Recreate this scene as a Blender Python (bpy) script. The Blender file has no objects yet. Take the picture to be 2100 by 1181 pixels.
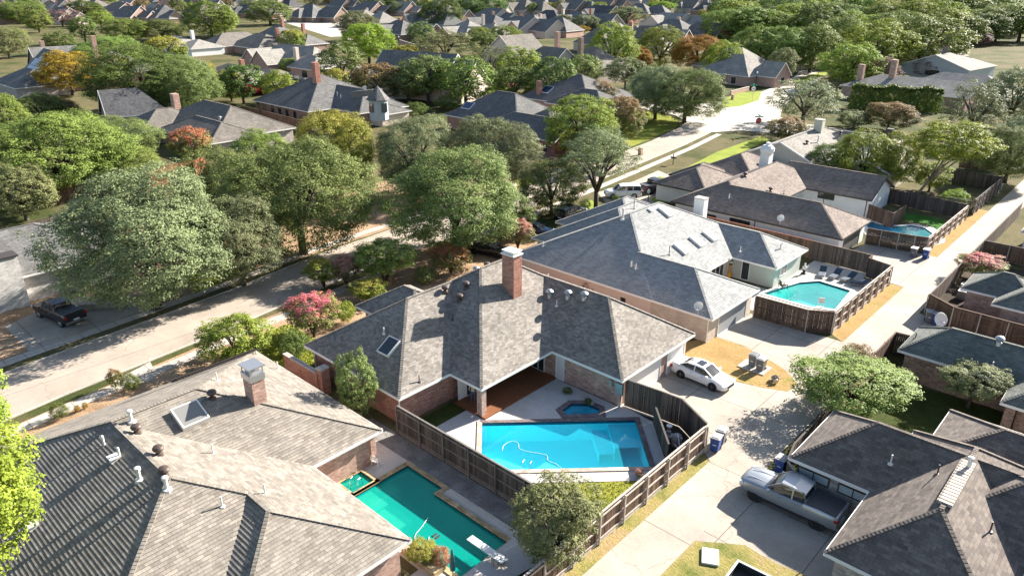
import bpy, bmesh, math, random
import numpy as np
from mathutils import Vector, Matrix, geometry
SC = bpy.context.scene
COL = SC.collection
rad = math.radians
# ------------------------------------------------------------------ camera
CAMZ = 29.0; FPX = 1508.0; TILT = rad(23.12); AX = rad(-42.85)
cam_d = bpy.data.cameras.new('camera'); cam = bpy.data.objects.new('camera', cam_d); COL.objects.link(cam)
cam.location = (0, 0, CAMZ); cam.rotation_euler = (rad(90) - TILT, 0, rad(42.85))
cam_d.sensor_width = 36; cam_d.lens = FPX / 2100 * 36; cam_d.clip_end = 6000; cam_d.clip_start = 0.5
SC.camera = cam
# ------------------------------------------------------------------ light
SUN_AZ = 79.0; SUN_EL = 27.3
w = bpy.data.worlds.new('World'); SC.world = w; w.use_nodes = True
nt = w.node_tree; bg = nt.nodes['Background']
sky = nt.nodes.new('ShaderNodeTexSky'); sky.sky_type = 'NISHITA'; sky.sun_disc = False
sky.sun_elevation = rad(SUN_EL); sky.sun_rotation = rad(90 - SUN_AZ)
nt.links.new(sky.outputs[0], bg.inputs[0]); bg.inputs[1].default_value = 0.06
sd = bpy.data.lights.new('sun', 'SUN'); sd.energy = 5.0; sd.angle = rad(0.5); sd.color = (1.0, 0.93, 0.84)
so = bpy.data.objects.new('sun', sd); COL.objects.link(so)
sv = Vector((math.cos(rad(SUN_EL)) * math.cos(rad(SUN_AZ)), math.cos(rad(SUN_EL)) * math.sin(rad(SUN_AZ)), math.sin(rad(SUN_EL))))
so.rotation_euler = sv.to_track_quat('Z', 'Y').to_euler(); so.location = (0, 0, 200)
SC.view_settings.view_transform = 'Standard'; SC.view_settings.look = 'None'
SC.view_settings.exposure = 1.87; SC.view_settings.gamma = 1
SC.cycles.max_bounces = 6; SC.cycles.diffuse_bounces = 3; SC.cycles.transparent_max_bounces = 8

# ------------------------------------------------------------------ survey helpers
def at(u, v, z=0.0):
    """ground survey: the place at height z seen at picture point (u, v) of the 2100 px photograph"""
    x = (u - 1050) / FPX; y = -(v - 590.5) / FPX
    dy = math.cos(TILT) + y * math.sin(TILT); dz = -math.sin(TILT) + y * math.cos(TILT)
    t = (CAMZ - z) / -dz; gx, gy = x * t, dy * t
    c, s = math.cos(AX), math.sin(AX)
    return (gx * c + gy * s, -gx * s + gy * c)
def depth(x, y, z=0.0):
    c, s = math.cos(AX), math.sin(AX); gy = x * s + y * c
    return gy * math.cos(TILT) - (z - CAMZ) * math.sin(TILT)
def height_at(x, y, vt):
    c, s = math.cos(AX), math.sin(AX); gy = x * s + y * c
    yy = -(vt - 590.5) / FPX
    return CAMZ + gy * (-math.sin(TILT) + yy * math.cos(TILT)) / (math.cos(TILT) + yy * math.sin(TILT))

# ------------------------------------------------------------------ tagging
def tag(o, label=None, cat=None, group=None, kind=None):
    if label: o['label'] = label
    if cat: o['category'] = cat
    if group: o['group'] = group
    if kind: o['kind'] = kind
    return o
def thing(name, label, cat, loc=(0, 0, 0), rot=0, group=None):
    o = bpy.data.objects.new(name, None); COL.objects.link(o); o.empty_display_size = 0.5
    o.location = loc; o.rotation_euler = (0, 0, rot)
    return tag(o, label, cat, group)
def copy_tree(o, parent=None):
    c = o.copy(); COL.objects.link(c); c.parent = parent
    for ch in o.children: copy_tree(ch, c)
    return c

# ------------------------------------------------------------------ mesh builder
class MB:
    def __init__(s): s.v = []; s.f = []; s.m = []
    def quad(s, a, b, c, d, mi=0): n = len(s.v); s.v += [a, b, c, d]; s.f.append((n, n+1, n+2, n+3)); s.m.append(mi); return s
    def poly(s, pts, mi=0): n = len(s.v); s.v += list(pts); s.f.append(tuple(range(n, n+len(pts)))); s.m.append(mi); return s
    def box(s, x0, x1, y0, y1, z0, z1, mi=0):
        n = len(s.v)
        s.v += [(x0,y0,z0),(x1,y0,z0),(x1,y1,z0),(x0,y1,z0),(x0,y0,z1),(x1,y0,z1),(x1,y1,z1),(x0,y1,z1)]
        for f in ((0,3,2,1),(4,5,6,7),(0,1,5,4),(1,2,6,5),(2,3,7,6),(3,0,4,7)):
            s.f.append(tuple(n+i for i in f)); s.m.append(mi)
        return s
    def bar(s, a, b, wd, ht, up=(0,0,1), mi=0):
        a = Vector(a); b = Vector(b); d = (b-a)
        if d.length < 1e-6: return s
        d.normalize(); up = Vector(up)
        if abs(d.dot(up)) > 0.98: up = Vector((1,0,0))
        r = d.cross(up).normalized(); u = r.cross(d).normalized()
        n = len(s.v)
        for p in (a, b):
            for sx, sz in ((-1,-1),(1,-1),(1,1),(-1,1)): s.v.append(tuple(p + r*sx*wd/2 + u*sz*ht/2))
        for f in ((0,3,2,1),(4,5,6,7),(0,1,5,4),(1,2,6,5),(2,3,7,6),(3,0,4,7)):
            s.f.append(tuple(n+i for i in f)); s.m.append(mi)
        return s
    def tube(s, pts, r, n=8, mi=0, cap=True):
        rings = []
        P = [Vector(p) for p in pts]
        rr = r if isinstance(r, (list, tuple)) else [r]*len(P)
        for i, p in enumerate(P):
            d = (P[min(i+1, len(P)-1)] - P[max(i-1, 0)]).normalized()
            up = Vector((0,0,1)) if abs(d.z) < 0.9 else Vector((1,0,0))
            a = d.cross(up).normalized(); b = d.cross(a).normalized()
            base = len(s.v)
            for k in range(n):
                t = 2*math.pi*k/n; s.v.append(tuple(p + (a*math.cos(t) + b*math.sin(t))*rr[i]))
            rings.append(base)
        for i in range(len(P)-1):
            for k in range(n):
                k2 = (k+1) % n
                s.f.append((rings[i]+k, rings[i]+k2, rings[i+1]+k2, rings[i+1]+k)); s.m.append(mi)
        if cap:
            s.f.append(tuple(rings[0]+k for k in range(n))[::-1]); s.m.append(mi)
            s.f.append(tuple(rings[-1]+k for k in range(n))); s.m.append(mi)
        return s
    def lathe(s, prof, c=(0,0,0), n=12, mi=0, axis='z'):
        rings = []
        for (r, z) in prof:
            base = len(s.v)
            for k in range(n):
                t = 2*math.pi*k/n; a, b = r*math.cos(t), r*math.sin(t)
                if axis == 'z': p = (c[0]+a, c[1]+b, c[2]+z)
                elif axis == 'y': p = (c[0]+a, c[1]+z, c[2]+b)
                else: p = (c[0]+z, c[1]+a, c[2]+b)
                s.v.append(p)
            rings.append(base)
        for i in range(len(prof)-1):
            for k in range(n):
                k2 = (k+1) % n
                f = (rings[i]+k, rings[i]+k2, rings[i+1]+k2, rings[i+1]+k)
                s.f.append(f if axis == 'z' else f[::-1]); s.m.append(mi)
        s.f.append(tuple(rings[0]+k for k in range(n))[::-1]); s.m.append(mi)
        s.f.append(tuple(rings[-1]+k for k in range(n))); s.m.append(mi)
        return s
    def prism(s, pts, z0, z1, mi=0):
        n = len(pts)
        s.poly([(p[0], p[1], z1) for p in pts], mi); s.poly([(p[0], p[1], z0) for p in pts][::-1], mi)
        for i in range(n):
            a, b = pts[i], pts[(i+1) % n]
            s.quad((a[0],a[1],z0),(b[0],b[1],z0),(b[0],b[1],z1),(a[0],a[1],z1), mi)
        return s
    def build(s, name, mats, parent=None, smooth=False, bevel=0, loc=None, rotz=None):
        me = bpy.data.meshes.new(name); me.from_pydata([tuple(p) for p in s.v], [], s.f); me.update()
        if not isinstance(mats, (list, tuple)): mats = [mats]
        for m in mats: me.materials.append(m)
        if len(mats) > 1: me.polygons.foreach_set('material_index', s.m)
        auto_uv(me)
        if smooth: me.polygons.foreach_set('use_smooth', [True]*len(me.polygons)); 
        if smooth == 'auto': me.set_sharp_from_angle(angle=rad(35))
        o = bpy.data.objects.new(name, me); COL.objects.link(o)
        if parent: o.parent = parent
        if bevel:
            m = o.modifiers.new('bevel', 'BEVEL'); m.width = bevel; m.segments = 2; m.limit_method = 'ANGLE'
        if loc: o.location = loc
        if rotz is not None: o.rotation_euler[2] = rotz
        return o
def auto_uv(me):
    uv = me.uv_layers.new(name='UVMap'); n = len(me.loops)
    out = np.zeros((n, 2), dtype=np.float32)
    vs = me.vertices
    for p in me.polygons:
        nx, ny, nz = p.normal; h = math.hypot(nx, ny)
        if h < 0.05: tx, ty = 1.0, 0.0; bx, by, bz = 0.0, 1.0, 0.0
        else:
            tx, ty = -ny/h, nx/h; bx, by, bz = -nz*nx/h, -nz*ny/h, h
        for li in p.loop_indices:
            c = vs[me.loops[li].vertex_index].co
            out[li, 0] = c.x*tx + c.y*ty; out[li, 1] = c.x*bx + c.y*by + c.z*bz
    uv.data.foreach_set('uv', out.ravel())

# ------------------------------------------------------------------ materials
def mat(name, col=(.5,.5,.5), rough=.7, metal=0, spec=.5):
    m = bpy.data.materials.new(name); m.use_nodes = True
    b = m.node_tree.nodes['Principled BSDF']
    b.inputs['Base Color'].default_value = (*col, 1); b.inputs['Roughness'].default_value = rough
    b.inputs['Metallic'].default_value = metal; b.inputs['Specular IOR Level'].default_value = spec
    return m
class NT:
    def __init__(s, m): s.m = m; s.n = m.node_tree.nodes; s.l = m.node_tree.links; s.b = s.n['Principled BSDF']
    def new(s, t, **k):
        o = s.n.new(t)
        for a, v in k.items():
            if hasattr(o, a) and not isinstance(v, tuple): setattr(o, a, v)
        return o
    def link(s, a, b): s.l.new(a, b)
    def uv(s, scale=(1,1,1), kind='UV'):
        tc = s.n.new('ShaderNodeTexCoord'); mp = s.n.new('ShaderNodeMapping'); mp.inputs['Scale'].default_value = scale
        s.link(tc.outputs[kind], mp.inputs[0]); return mp.outputs[0]
    def noise(s, vec, scale, detail=3, rough=.6):
        o = s.n.new('ShaderNodeTexNoise'); o.inputs['Scale'].default_value = scale; o.inputs['Detail'].default_value = detail
        o.inputs['Roughness'].default_value = rough
        if vec is not None: s.link(vec, o.inputs['Vector'])
        return o.outputs['Fac']
    def ramp(s, fac, stops, interp='LINEAR'):
        o = s.n.new('ShaderNodeValToRGB'); o.color_ramp.interpolation = interp
        e = o.color_ramp.elements
        while len(e) < len(stops): e.new(0.5)
        for i, (p, c) in enumerate(stops): e[i].position = p; e[i].color = (*c, 1) if len(c) == 3 else c
        s.link(fac, o.inputs[0]); return o.outputs[0]
    def mix(s, fac, a, b, mode='MIX'):
        o = s.n.new('ShaderNodeMix'); o.data_type = 'RGBA'; o.blend_type = mode
        for sock, v in ((o.inputs[0], fac), (o.inputs[6], a), (o.inputs[7], b)):
            if isinstance(v, (int, float)): sock.default_value = v
            elif isinstance(v, tuple): sock.default_value = (*v, 1)
            else: s.link(v, sock)
        return o.outputs[2]
    def math(s, op, a, b=0.0):
        o = s.n.new('ShaderNodeMath'); o.operation = op
        for sock, v in ((o.inputs[0], a), (o.inputs[1], b)):
            if isinstance(v, (int, float)): sock.default_value = v
            else: s.link(v, sock)
        return o.outputs[0]
    def bump(s, h, strength=.5, dist=.02):
        o = s.n.new('ShaderNodeBump'); o.inputs['Strength'].default_value = strength; o.inputs['Distance'].default_value = dist
        s.link(h, o.inputs['Height']); s.link(o.outputs[0], s.b.inputs['Normal'])
    def color(s, c): s.link(c, s.b.inputs['Base Color'])
def brick_node(N, vec, c1, c2, mortar, w, h, ms, off=.5, bias=0.0, smooth=.1):
    o = N.n.new('ShaderNodeTexBrick'); N.link(vec, o.inputs['Vector'])
    o.inputs['Color1'].default_value = (*c1, 1); o.inputs['Color2'].default_value = (*c2, 1); o.inputs['Mortar'].default_value = (*mortar, 1)
    o.inputs['Scale'].default_value = 1; o.inputs['Mortar Size'].default_value = ms; o.inputs['Mortar Smooth'].default_value = smooth
    o.inputs['Bias'].default_value = bias; o.inputs['Brick Width'].default_value = w; o.inputs['Row Height'].default_value = h
    o.offset = off
    return o
def shingle(name, dark, light, relief=.035, row=.2, wid=.42, stain=.25):
    m = mat(name, rough=.95, spec=.2); N = NT(m); uv = N.uv()
    b = brick_node(N, uv, dark, light, tuple(c*.55 for c in dark), wid, row, .005, .5)
    # a second, offset tab layer makes the laminated look
    uv2 = N.uv((1, 1, 1)); b2 = brick_node(N, uv2, (.86,.86,.86), (1.14,1.12,1.08), (1,1,1), wid*.62, row, .0, .37)
    c = N.mix(.6, b.outputs['Color'], b2.outputs['Color'], 'MULTIPLY')
    n = N.noise(uv, .35, 4); n2 = N.noise(uv, 9, 2)
    st = N.ramp(n, [(.3, (1-stain,)*3), (.7, (1+stain*.4,)*3)])
    c = N.mix(1.0, c, st, 'MULTIPLY')
    c = N.mix(.5, c, N.ramp(N.noise(N.uv((1.6,.14,1)), 1.0, 4, .7), [(.3, (.74,)*3), (.7, (1.14,)*3)]), 'MULTIPLY')
    g = N.ramp(n2, [(.3, (.86,)*3), (.7, (1.1,)*3)]); c = N.mix(1.0, c, g, 'MULTIPLY')
    N.color(c)
    sep = N.n.new('ShaderNodeSeparateXYZ'); N.link(uv, sep.inputs[0])
    fr = N.math('FRACT', N.math('DIVIDE', sep.outputs[1], row))
    saw = N.math('SUBTRACT', 1.0, fr)                      # thick butt at the lower edge of each course
    tab = N.math('MULTIPLY', b2.outputs['Fac'], 0.0)
    hgt = N.math('ADD', saw, N.math('MULTIPLY', n2, .25))
    N.bump(n2, .5, .02)
    return m
def brickmat(name, c1, c2, mortar=(.45,.42,.38), w=.21, h=.075, vary=.35):
    m = mat(name, rough=.9, spec=.25); N = NT(m); uv = N.uv()
    b = brick_node(N, uv, c1, c2, mortar, w, h, .006)
    n = N.noise(uv, 6, 2); n3 = N.noise(uv, 1.1, 3)
    big = brick_node(N, uv, (1-vary,)*3, (1+vary*.5,)*3, (1,1,1), w*2, h*2, 0.0)
    c = N.mix(.7, b.outputs['Color'], big.outputs['Color'], 'MULTIPLY')
    c = N.mix(.5, c, N.ramp(n3, [(.3, (.7,)*3), (.7, (1.25,)*3)]), 'MULTIPLY'); N.color(c)
    N.bump(b.outputs['Fac'], .4, -.01); return m
def concrete(name, c, vary=.25, joint=None, crack=True, stain=(.55,.5,.42)):
    m = mat(name, rough=.9, spec=.3); N = NT(m); uv = N.uv()
    n = N.noise(uv, .25, 5, .7); n2 = N.noise(uv, 6, 3)
    col = N.ramp(n, [(.3, tuple(x*(1-vary) for x in c)), (.62, c), (.8, tuple(min(.9, x*(1+vary*.4)) for x in c))])
    col = N.mix(.6, col, N.ramp(n2, [(.3, (.85,)*3), (.7, (1.1,)*3)]), 'MULTIPLY')
    sp = N.ramp(N.noise(uv, 2.3, 6, .8), [(.6, (1,1,1)), (.72, stain)]); col = N.mix(.75, col, sp, 'MULTIPLY')
    if joint:
        b = brick_node(N, uv, (1,1,1), (.95,.95,.94), (.45,.42,.38), joint[0], joint[1], .03, joint[2] if len(joint) > 2 else 0)
        col = N.mix(1.0, col, b.outputs['Color'], 'MULTIPLY')
    if crack:
        vo = N.n.new('ShaderNodeTexVoronoi'); vo.feature = 'DISTANCE_TO_EDGE'; vo.inputs['Scale'].default_value = .16
        dn = N.n.new('ShaderNodeTexNoise'); dn.inputs['Scale'].default_value = 1.2; dn.inputs['Detail'].default_value = 4; N.link(uv, dn.inputs['Vector'])
        ad = N.n.new('ShaderNodeVectorMath'); ad.operation = 'MULTIPLY_ADD'; ad.inputs[1].default_value = (1.1,1.1,0)
        N.link(dn.outputs['Color'], ad.inputs[0]); N.link(uv, ad.inputs[2]); N.link(ad.outputs[0], vo.inputs['Vector'])
        cr = N.ramp(vo.outputs['Distance'], [(.0, (.55,.5,.45)), (.006, (1,1,1))]); col = N.mix(.6, col, cr, 'MULTIPLY')
    N.color(col); N.bump(n2, .2, .01); return m
def ground(name, stops, s1=.12, s2=3.0, fine=(.7, 1.3), bump=.08):
    m = mat(name, rough=1, spec=.1); N = NT(m); uv = N.uv()
    n = N.noise(uv, s1, 6, .65); col = N.ramp(n, stops)
    col = N.mix(.8, col, N.ramp(N.noise(uv, s2, 4, .8), [(.3, (fine[0],)*3), (.7, (fine[1],)*3)]), 'MULTIPLY')
    N.color(col); N.bump(N.noise(uv, 7, 3, .8), .8, bump); return m
def wood(name, c1, c2, row=.14, rough=.85):
    m = mat(name, rough=rough, spec=.2); N = NT(m); uv = N.uv()
    oc = N.n.new('ShaderNodeObjectInfo')
    geo = N.n.new('ShaderNodeNewGeometry')
    c = N.ramp(geo.outputs['Random Per Island'], [(.0, c1), (1.0, c2)])
    tc = N.uv((9, 9, .8), 'Object'); n = N.noise(tc, 1.0, 4, .7)
    c = N.mix(.8, c, N.ramp(n, [(.3, (.6,)*3), (.7, (1.35,)*3)]), 'MULTIPLY')
    n2 = N.noise(N.uv((.5,.5,.5), 'Object'), 1.0, 3); c = N.mix(.6, c, N.ramp(n2, [(.3, (.75,)*3), (.7, (1.3,)*3)]), 'MULTIPLY')
    N.color(c); return m
def foliage(name, c_dark, c_light, tip=None, tip_at=.55, trans=.22, rough=.6):
    m = mat(name, rough=rough, spec=.12); N = NT(m)
    geo = N.n.new('ShaderNodeNewGeometry'); obj = N.n.new('ShaderNodeObjectInfo')
    tc = N.n.new('ShaderNodeTexCoord')
    n = N.noise(tc.outputs['Object'], 2.2, 3, .6)
    f = N.math('ADD', N.math('MULTIPLY', geo.outputs['Random Per Island'], .25), N.math('MULTIPLY', n, .9))
    c = N.ramp(f, [(.28, c_dark), (.78, c_light)])
    hs = N.n.new('ShaderNodeHueSaturation')
    N.link(c, hs.inputs['Color']); N.link(N.math('ADD', N.math('MULTIPLY', obj.outputs['Random'], .035), .4825), hs.inputs['Hue'])
    N.link(N.math('ADD', N.math('MULTIPLY', obj.outputs['Random'], .3), .85), hs.inputs['Value']); c = hs.outputs[0]
    if tip:
        sep = N.n.new('ShaderNodeSeparateXYZ'); N.link(tc.outputs['Object'], sep.inputs[0])
        g = N.math('ADD', N.math('MULTIPLY', sep.outputs[2], .35), N.math('MULTIPLY', N.noise(tc.outputs['Object'], 3.4, 2), 1.0))
        g = N.math('ADD', g, N.math('MULTIPLY', geo.outputs['Random Per Island'], .25))
        k = N.ramp(g, [(tip_at, (0,0,0)), (tip_at+.1, (1,1,1))]); c = N.mix(k, c, tip)
    N.color(c)
    tr = N.n.new('ShaderNodeBsdfTranslucent'); N.link(c, tr.inputs[0])
    mx = N.n.new('ShaderNodeMixShader'); mx.inputs[0].default_value = trans
    out = N.n['Material Output']; N.link(N.b.outputs[0], mx.inputs[1]); N.link(tr.outputs[0], mx.inputs[2]); N.link(mx.outputs[0], out.inputs[0])
    return m
def water(name, tint, gloss=1.33, wave=.015, scale=3.0, murk=None, mk=.3):
    m = bpy.data.materials.new(name); m.use_nodes = True; n = m.node_tree.nodes; l = m.node_tree.links
    out = n['Material Output']; n.remove(n['Principled BSDF'])
    t = n.new('ShaderNodeBsdfTransparent'); t.inputs[0].default_value = (*tint, 1)
    g = n.new('ShaderNodeBsdfGlossy'); g.inputs['Roughness'].default_value = .03
    lw = n.new('ShaderNodeLayerWeight'); lw.inputs[0].default_value = .5; pw = n.new('ShaderNodeMath'); pw.operation = 'POWER'; pw.inputs[1].default_value = 4.5; l.new(lw.outputs['Facing'], pw.inputs[0])
    fr = n.new('ShaderNodeMath'); fr.operation = 'MULTIPLY_ADD'; fr.inputs[1].default_value = .9; fr.inputs[2].default_value = .025; l.new(pw.outputs[0], fr.inputs[0])
    ns = n.new('ShaderNodeTexNoise'); ns.inputs['Scale'].default_value = scale; ns.inputs['Detail'].default_value = 3
    tc = n.new('ShaderNodeTexCoord'); l.new(tc.outputs['Object'], ns.inputs['Vector'])
    b = n.new('ShaderNodeBump'); b.inputs['Distance'].default_value = wave; b.inputs['Strength'].default_value = .6
    l.new(ns.outputs['Fac'], b.inputs['Height']); l.new(b.outputs[0], g.inputs['Normal']); l.new(b.outputs[0], lw.inputs['Normal'])
    if murk:
        d = n.new('ShaderNodeBsdfDiffuse'); d.inputs[0].default_value = (*murk, 1); m2 = n.new('ShaderNodeMixShader'); m2.inputs[0].default_value = mk
        l.new(t.outputs[0], m2.inputs[1]); l.new(d.outputs[0], m2.inputs[2]); t = m2
    mx = n.new('ShaderNodeMixShader'); l.new(fr.outputs[0], mx.inputs[0]); l.new(t.outputs[0], mx.inputs[1]); l.new(g.outputs[0], mx.inputs[2])
    l.new(mx.outputs[0], out.inputs[0]); return m
def plaster(name, c, mottle=.15, caus=.35, scale=2.2):
    m = mat(name, c, .8); N = NT(m); tc = N.uv((1,1,1), 'Object')
    n = N.noise(tc, .5, 4); col = N.ramp(n, [(.3, tuple(x*(1-mottle) for x in c)), (.7, tuple(min(1, x*(1+mottle)) for x in c))])
    N.color(col); return m

M = {}
M['sh_tan'] = shingle('shingle_taupe', (.20,.178,.152), (.31,.28,.24), stain=.15)
M['sh_h1'] = shingle('shingle_weathered', (.185,.168,.15), (.315,.288,.255), row=.16, wid=.3)
M['sh_grey'] = shingle('shingle_slate', (.27,.275,.275), (.38,.385,.375), relief=.045, row=.2, stain=.15)
M['sh_brown'] = shingle('shingle_brown', (.2,.165,.145), (.3,.255,.225), relief=.04, row=.2)
M['sh_dbrown'] = shingle('shingle_umber', (.13,.11,.1), (.22,.19,.165), relief=.022, row=.2)
M['sh_green'] = shingle('shingle_sage', (.13,.14,.13), (.2,.21,.19), relief=.03, row=.2)
M['sh_dark'] = shingle('shingle_charcoal', (.075,.077,.082), (.13,.13,.135), relief=.02)
M['sh_far'] = shingle('shingle_far', (.16,.145,.13), (.25,.23,.2), relief=.0, row=.2)
M['sh_far2'] = shingle('shingle_far_grey', (.135,.135,.135), (.215,.21,.2), relief=.0, row=.2)
M['sh_far3'] = shingle('shingle_far_pale', (.25,.235,.21), (.36,.34,.31), relief=.0, row=.2)
M['br_red'] = brickmat('brick_red', (.30,.105,.065), (.42,.20,.14))
M['br_pink'] = brickmat('brick_rose', (.36,.2,.15), (.5,.33,.26))
M['br_brown'] = brickmat('brick_brown', (.17,.095,.07), (.36,.24,.18))
M['br_cream'] = brickmat('brick_painted_cream', (.50,.43,.35), (.56,.49,.41), (.42,.36,.3), vary=.12)
M['br_grey'] = brickmat('brick_grey_pink', (.34,.29,.26), (.5,.44,.39), (.36,.33,.3))
M['br_wash'] = brickmat('brick_whitewashed', (.55,.52,.48), (.72,.7,.66), (.5,.47,.43), vary=.25)
M['br_dkred'] = brickmat('brick_dark_red', (.18,.05,.035), (.28,.09,.06))
def siding(name, c):
    m = mat(name, c, .7); N = NT(m); uv = N.uv()
    b = brick_node(N, uv, tuple(x*.96 for x in c), c, tuple(x*.6 for x in c), 6, .18, .008); N.color(N.mix(.4, b.outputs['Color'], N.ramp(N.noise(uv, .8, 3), [(.3,(.85,)*3),(.7,(1.08,)*3)]), 'MULTIPLY')); return m
M['white'] = siding('painted_white', (.74,.74,.72)); M['sid_cream'] = siding('siding_cream', (.55,.52,.44)); M['sid_sage'] = siding('siding_sage', (.42,.46,.42))
M['sid_grey'] = siding('siding_blue_grey', (.36,.41,.43)); M['trim'] = mat('trim_white', (.72,.71,.67), .6); M['trim_dk'] = mat('trim_dark', (.05,.04,.035), .6)
M['stucco'] = siding('stucco_beige', (.6,.5,.42))
M['glass'] = mat('window_glass', (.03,.035,.04), .06, 0, .8); M['glass_light'] = mat('window_blind', (.4,.44,.45), .15, 0, .6)
M['door_white'] = siding('garage_door_white', (.68,.67,.64)); M['door_grey'] = siding('garage_door_grey', (.3,.31,.31)); M['door_dark'] = siding('garage_door_dark', (.06,.055,.05))
M['conc'] = concrete('alley_concrete', (.43,.38,.315), .3, (6.1, 7.5)); M['drive'] = concrete('driveway_concrete', (.42,.37,.31), .3, (4.5, 4.5))
M['walk'] = concrete('pavement_concrete', (.48,.43,.37), .2, (1.5, 1.5), False)
M['road'] = concrete('road_concrete', (.40,.34,.28), .25, (60, 60), True)
M['cross'] = concrete('intersection_concrete', (.54,.49,.42), .15, (6, 6), True)
M['curb'] = concrete('curb_concrete', (.5,.46,.4), .25, (3, 3), False)
M['deck'] = concrete('pool_deck_stone', (.58,.54,.5), .3, None, False, (.5,.44,.4))
M['deck_w'] = concrete('pool_deck_white', (.6,.55,.48), .25, None, False)
M['cop_dk'] = brickmat('coping_brick_dark', (.13,.09,.09), (.22,.16,.15), (.3,.27,.25), .2, .1); M['cop_lt'] = brickmat('coping_stone', (.5,.36,.28), (.6,.46,.37), (.4,.33,.27), .3, .2)
M['cop_gold'] = brickmat('coping_flagstone', (.34,.25,.13), (.5,.39,.23), (.2,.15,.09), .3, .2)
M['cop_wht'] = concrete('coping_white', (.75,.74,.7), .1, None, False)
M['land'] = ground('ground_earth_and_lawn', [(.3, (.035,.05,.015)), (.42, (.06,.07,.022)), (.54, (.13,.11,.055)), (.62, (.07,.075,.03)), (.75, (.045,.06,.018))], .05)
M['litter'] = ground('ground_dry_leaf_litter', [(.3, (.2,.13,.075)), (.5, (.35,.235,.145)), (.7, (.45,.31,.2))], .4, 5)
M['soil'] = ground('ground_dark_soil', [(.3, (.035,.03,.025)), (.7, (.09,.07,.05))], .5)
M['gravel'] = ground('gravel_bed', [(.3, (.13,.125,.12)), (.7, (.3,.29,.27))], .9, 12, (.4, 1.7))
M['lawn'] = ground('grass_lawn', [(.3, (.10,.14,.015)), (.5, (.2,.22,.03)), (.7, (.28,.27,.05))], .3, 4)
M['lawn_dk'] = ground('grass_dark', [(.3, (.03,.045,.012)), (.7, (.075,.09,.022))], .4, 4)
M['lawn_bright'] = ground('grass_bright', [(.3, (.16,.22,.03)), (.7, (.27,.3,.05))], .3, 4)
M['turf'] = ground('grass_turf', [(.3, (.03,.11,.012)), (.7, (.06,.17,.03))], .3, 6, (.85, 1.15))
M['dry'] = ground('grass_dry', [(.3, (.27,.175,.065)), (.5, (.36,.235,.10)), (.62, (.29,.215,.075)), (.72, (.17,.18,.045))], .3, 4)
M['verge'] = ground('grass_verge', [(.32, (.12,.14,.035)), (.5, (.27,.23,.08)), (.66, (.34,.24,.13))], .35, 4)
M['wood_railgrey'] = wood('fence_rail_grey', (.12,.11,.1), (.2,.185,.165)); M['wood_dk'] = wood('fence_wood_dark', (.065,.05,.042), (.15,.115,.095)); M['wood_grey'] = wood('fence_wood_grey', (.04,.036,.033), (.10,.09,.08))
M['wood_brown'] = wood('fence_wood_brown', (.08,.05,.036), (.16,.105,.075)); M['wood_red'] = wood('fence_wood_red', (.2,.065,.035), (.28,.10,.055)); M['wood_rail'] = wood('fence_rail_bleached', (.36,.31,.26), (.5,.44,.38))
M['deckwood'] = wood('deck_redwood', (.16,.06,.028), (.24,.095,.042)); M['metal'] = mat('galvanised', (.5,.5,.5), .4, .8); M['vent_dk'] = mat('vent_brown_metal', (.09,.065,.055), .5, .3)
M['vent_lt'] = mat('vent_pale', (.68,.66,.62), .6); M['black'] = mat('black_rubber', (.02,.02,.02), .7); M['bin_blue'] = mat('cart_blue', (.025,.07,.26), .5); M['bin_grey'] = mat('cart_grey', (.13,.135,.14), .55); M['bin_tan'] = mat('cart_lid_grey', (.3,.3,.3), .5)
M['bin_green'] = mat('cart_teal', (.05,.16,.15), .5)
M['p_white'] = mat('paint_white', (.82,.82,.8), .22, 0, .7); M['p_silver'] = mat('paint_silver', (.37,.39,.41), .28, .5, .7); M['p_black'] = mat('paint_black', (.015,.015,.02), .18, 0, .8); M['p_blue'] = mat('paint_navy', (.02,.04,.09), .2, .2, .8)
M['alloy'] = mat('wheel_alloy', (.6,.6,.6), .35, .4); M['chrome'] = mat('chrome', (.7,.7,.7), .15, 1); M['lamp_red'] = mat('tail_lamp_red', (.35,.01,.01), .2); M['lamp_wht'] = mat('head_lamp', (.75,.77,.8), .1); M['tonneau'] = mat('tonneau_vinyl', (.045,.045,.05), .6); M['plate'] = mat('licence_plate', (.7,.7,.7), .5)
M['w1'] = water('water_blue', (.8,.98,1.0), murk=(.03,.55,.68), mk=.25); M['w2'] = water('water_green', (.6,.95,.85), scale=2, murk=(.005,.40,.32), mk=.55); M['w3'] = water('water_ripple', (.8,.97,.98), wave=.06, scale=2.2, murk=(.1,.65,.6), mk=.25)
M['pl_blue'] = plaster('pool_plaster_blue', (.10,.82,.92), .04); M['pl_green'] = plaster('pool_plaster_green', (.02,.36,.28), .22); M['pl_turq'] = plaster('pool_plaster_turquoise', (.08,.74,.68), .1); M['pl_navy'] = plaster('pool_liner_blue', (.03,.22,.47), .3)
M['pl_step'] = plaster('pool_step_plaster', (.14,.5,.38), .15); M['pl_spa'] = plaster('spa_plaster', (.1,.5,.66), .1); M['pl_moss'] = plaster('spa_plaster_moss', (.25,.42,.14), .3); M['tile_navy'] = mat('waterline_tile', (.012,.03,.07), .2)
M['hose'] = mat('pale_hose', (.75,.85,.8), .4); M['solar'] = mat('solar_panel', (.02,.04,.10), .12, .2, .9); M['cushion'] = mat('lounger_fabric', (.035,.055,.085), .8); M['yellow'] = mat('heater_yellow', (.75,.33,.02), .4)
M['bark'] = wood('bark', (.07,.055,.045), (.1,.08,.065)); M['bark_lt'] = wood('bark_pale', (.2,.16,.13), (.27,.22,.18))
F = {}
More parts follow.
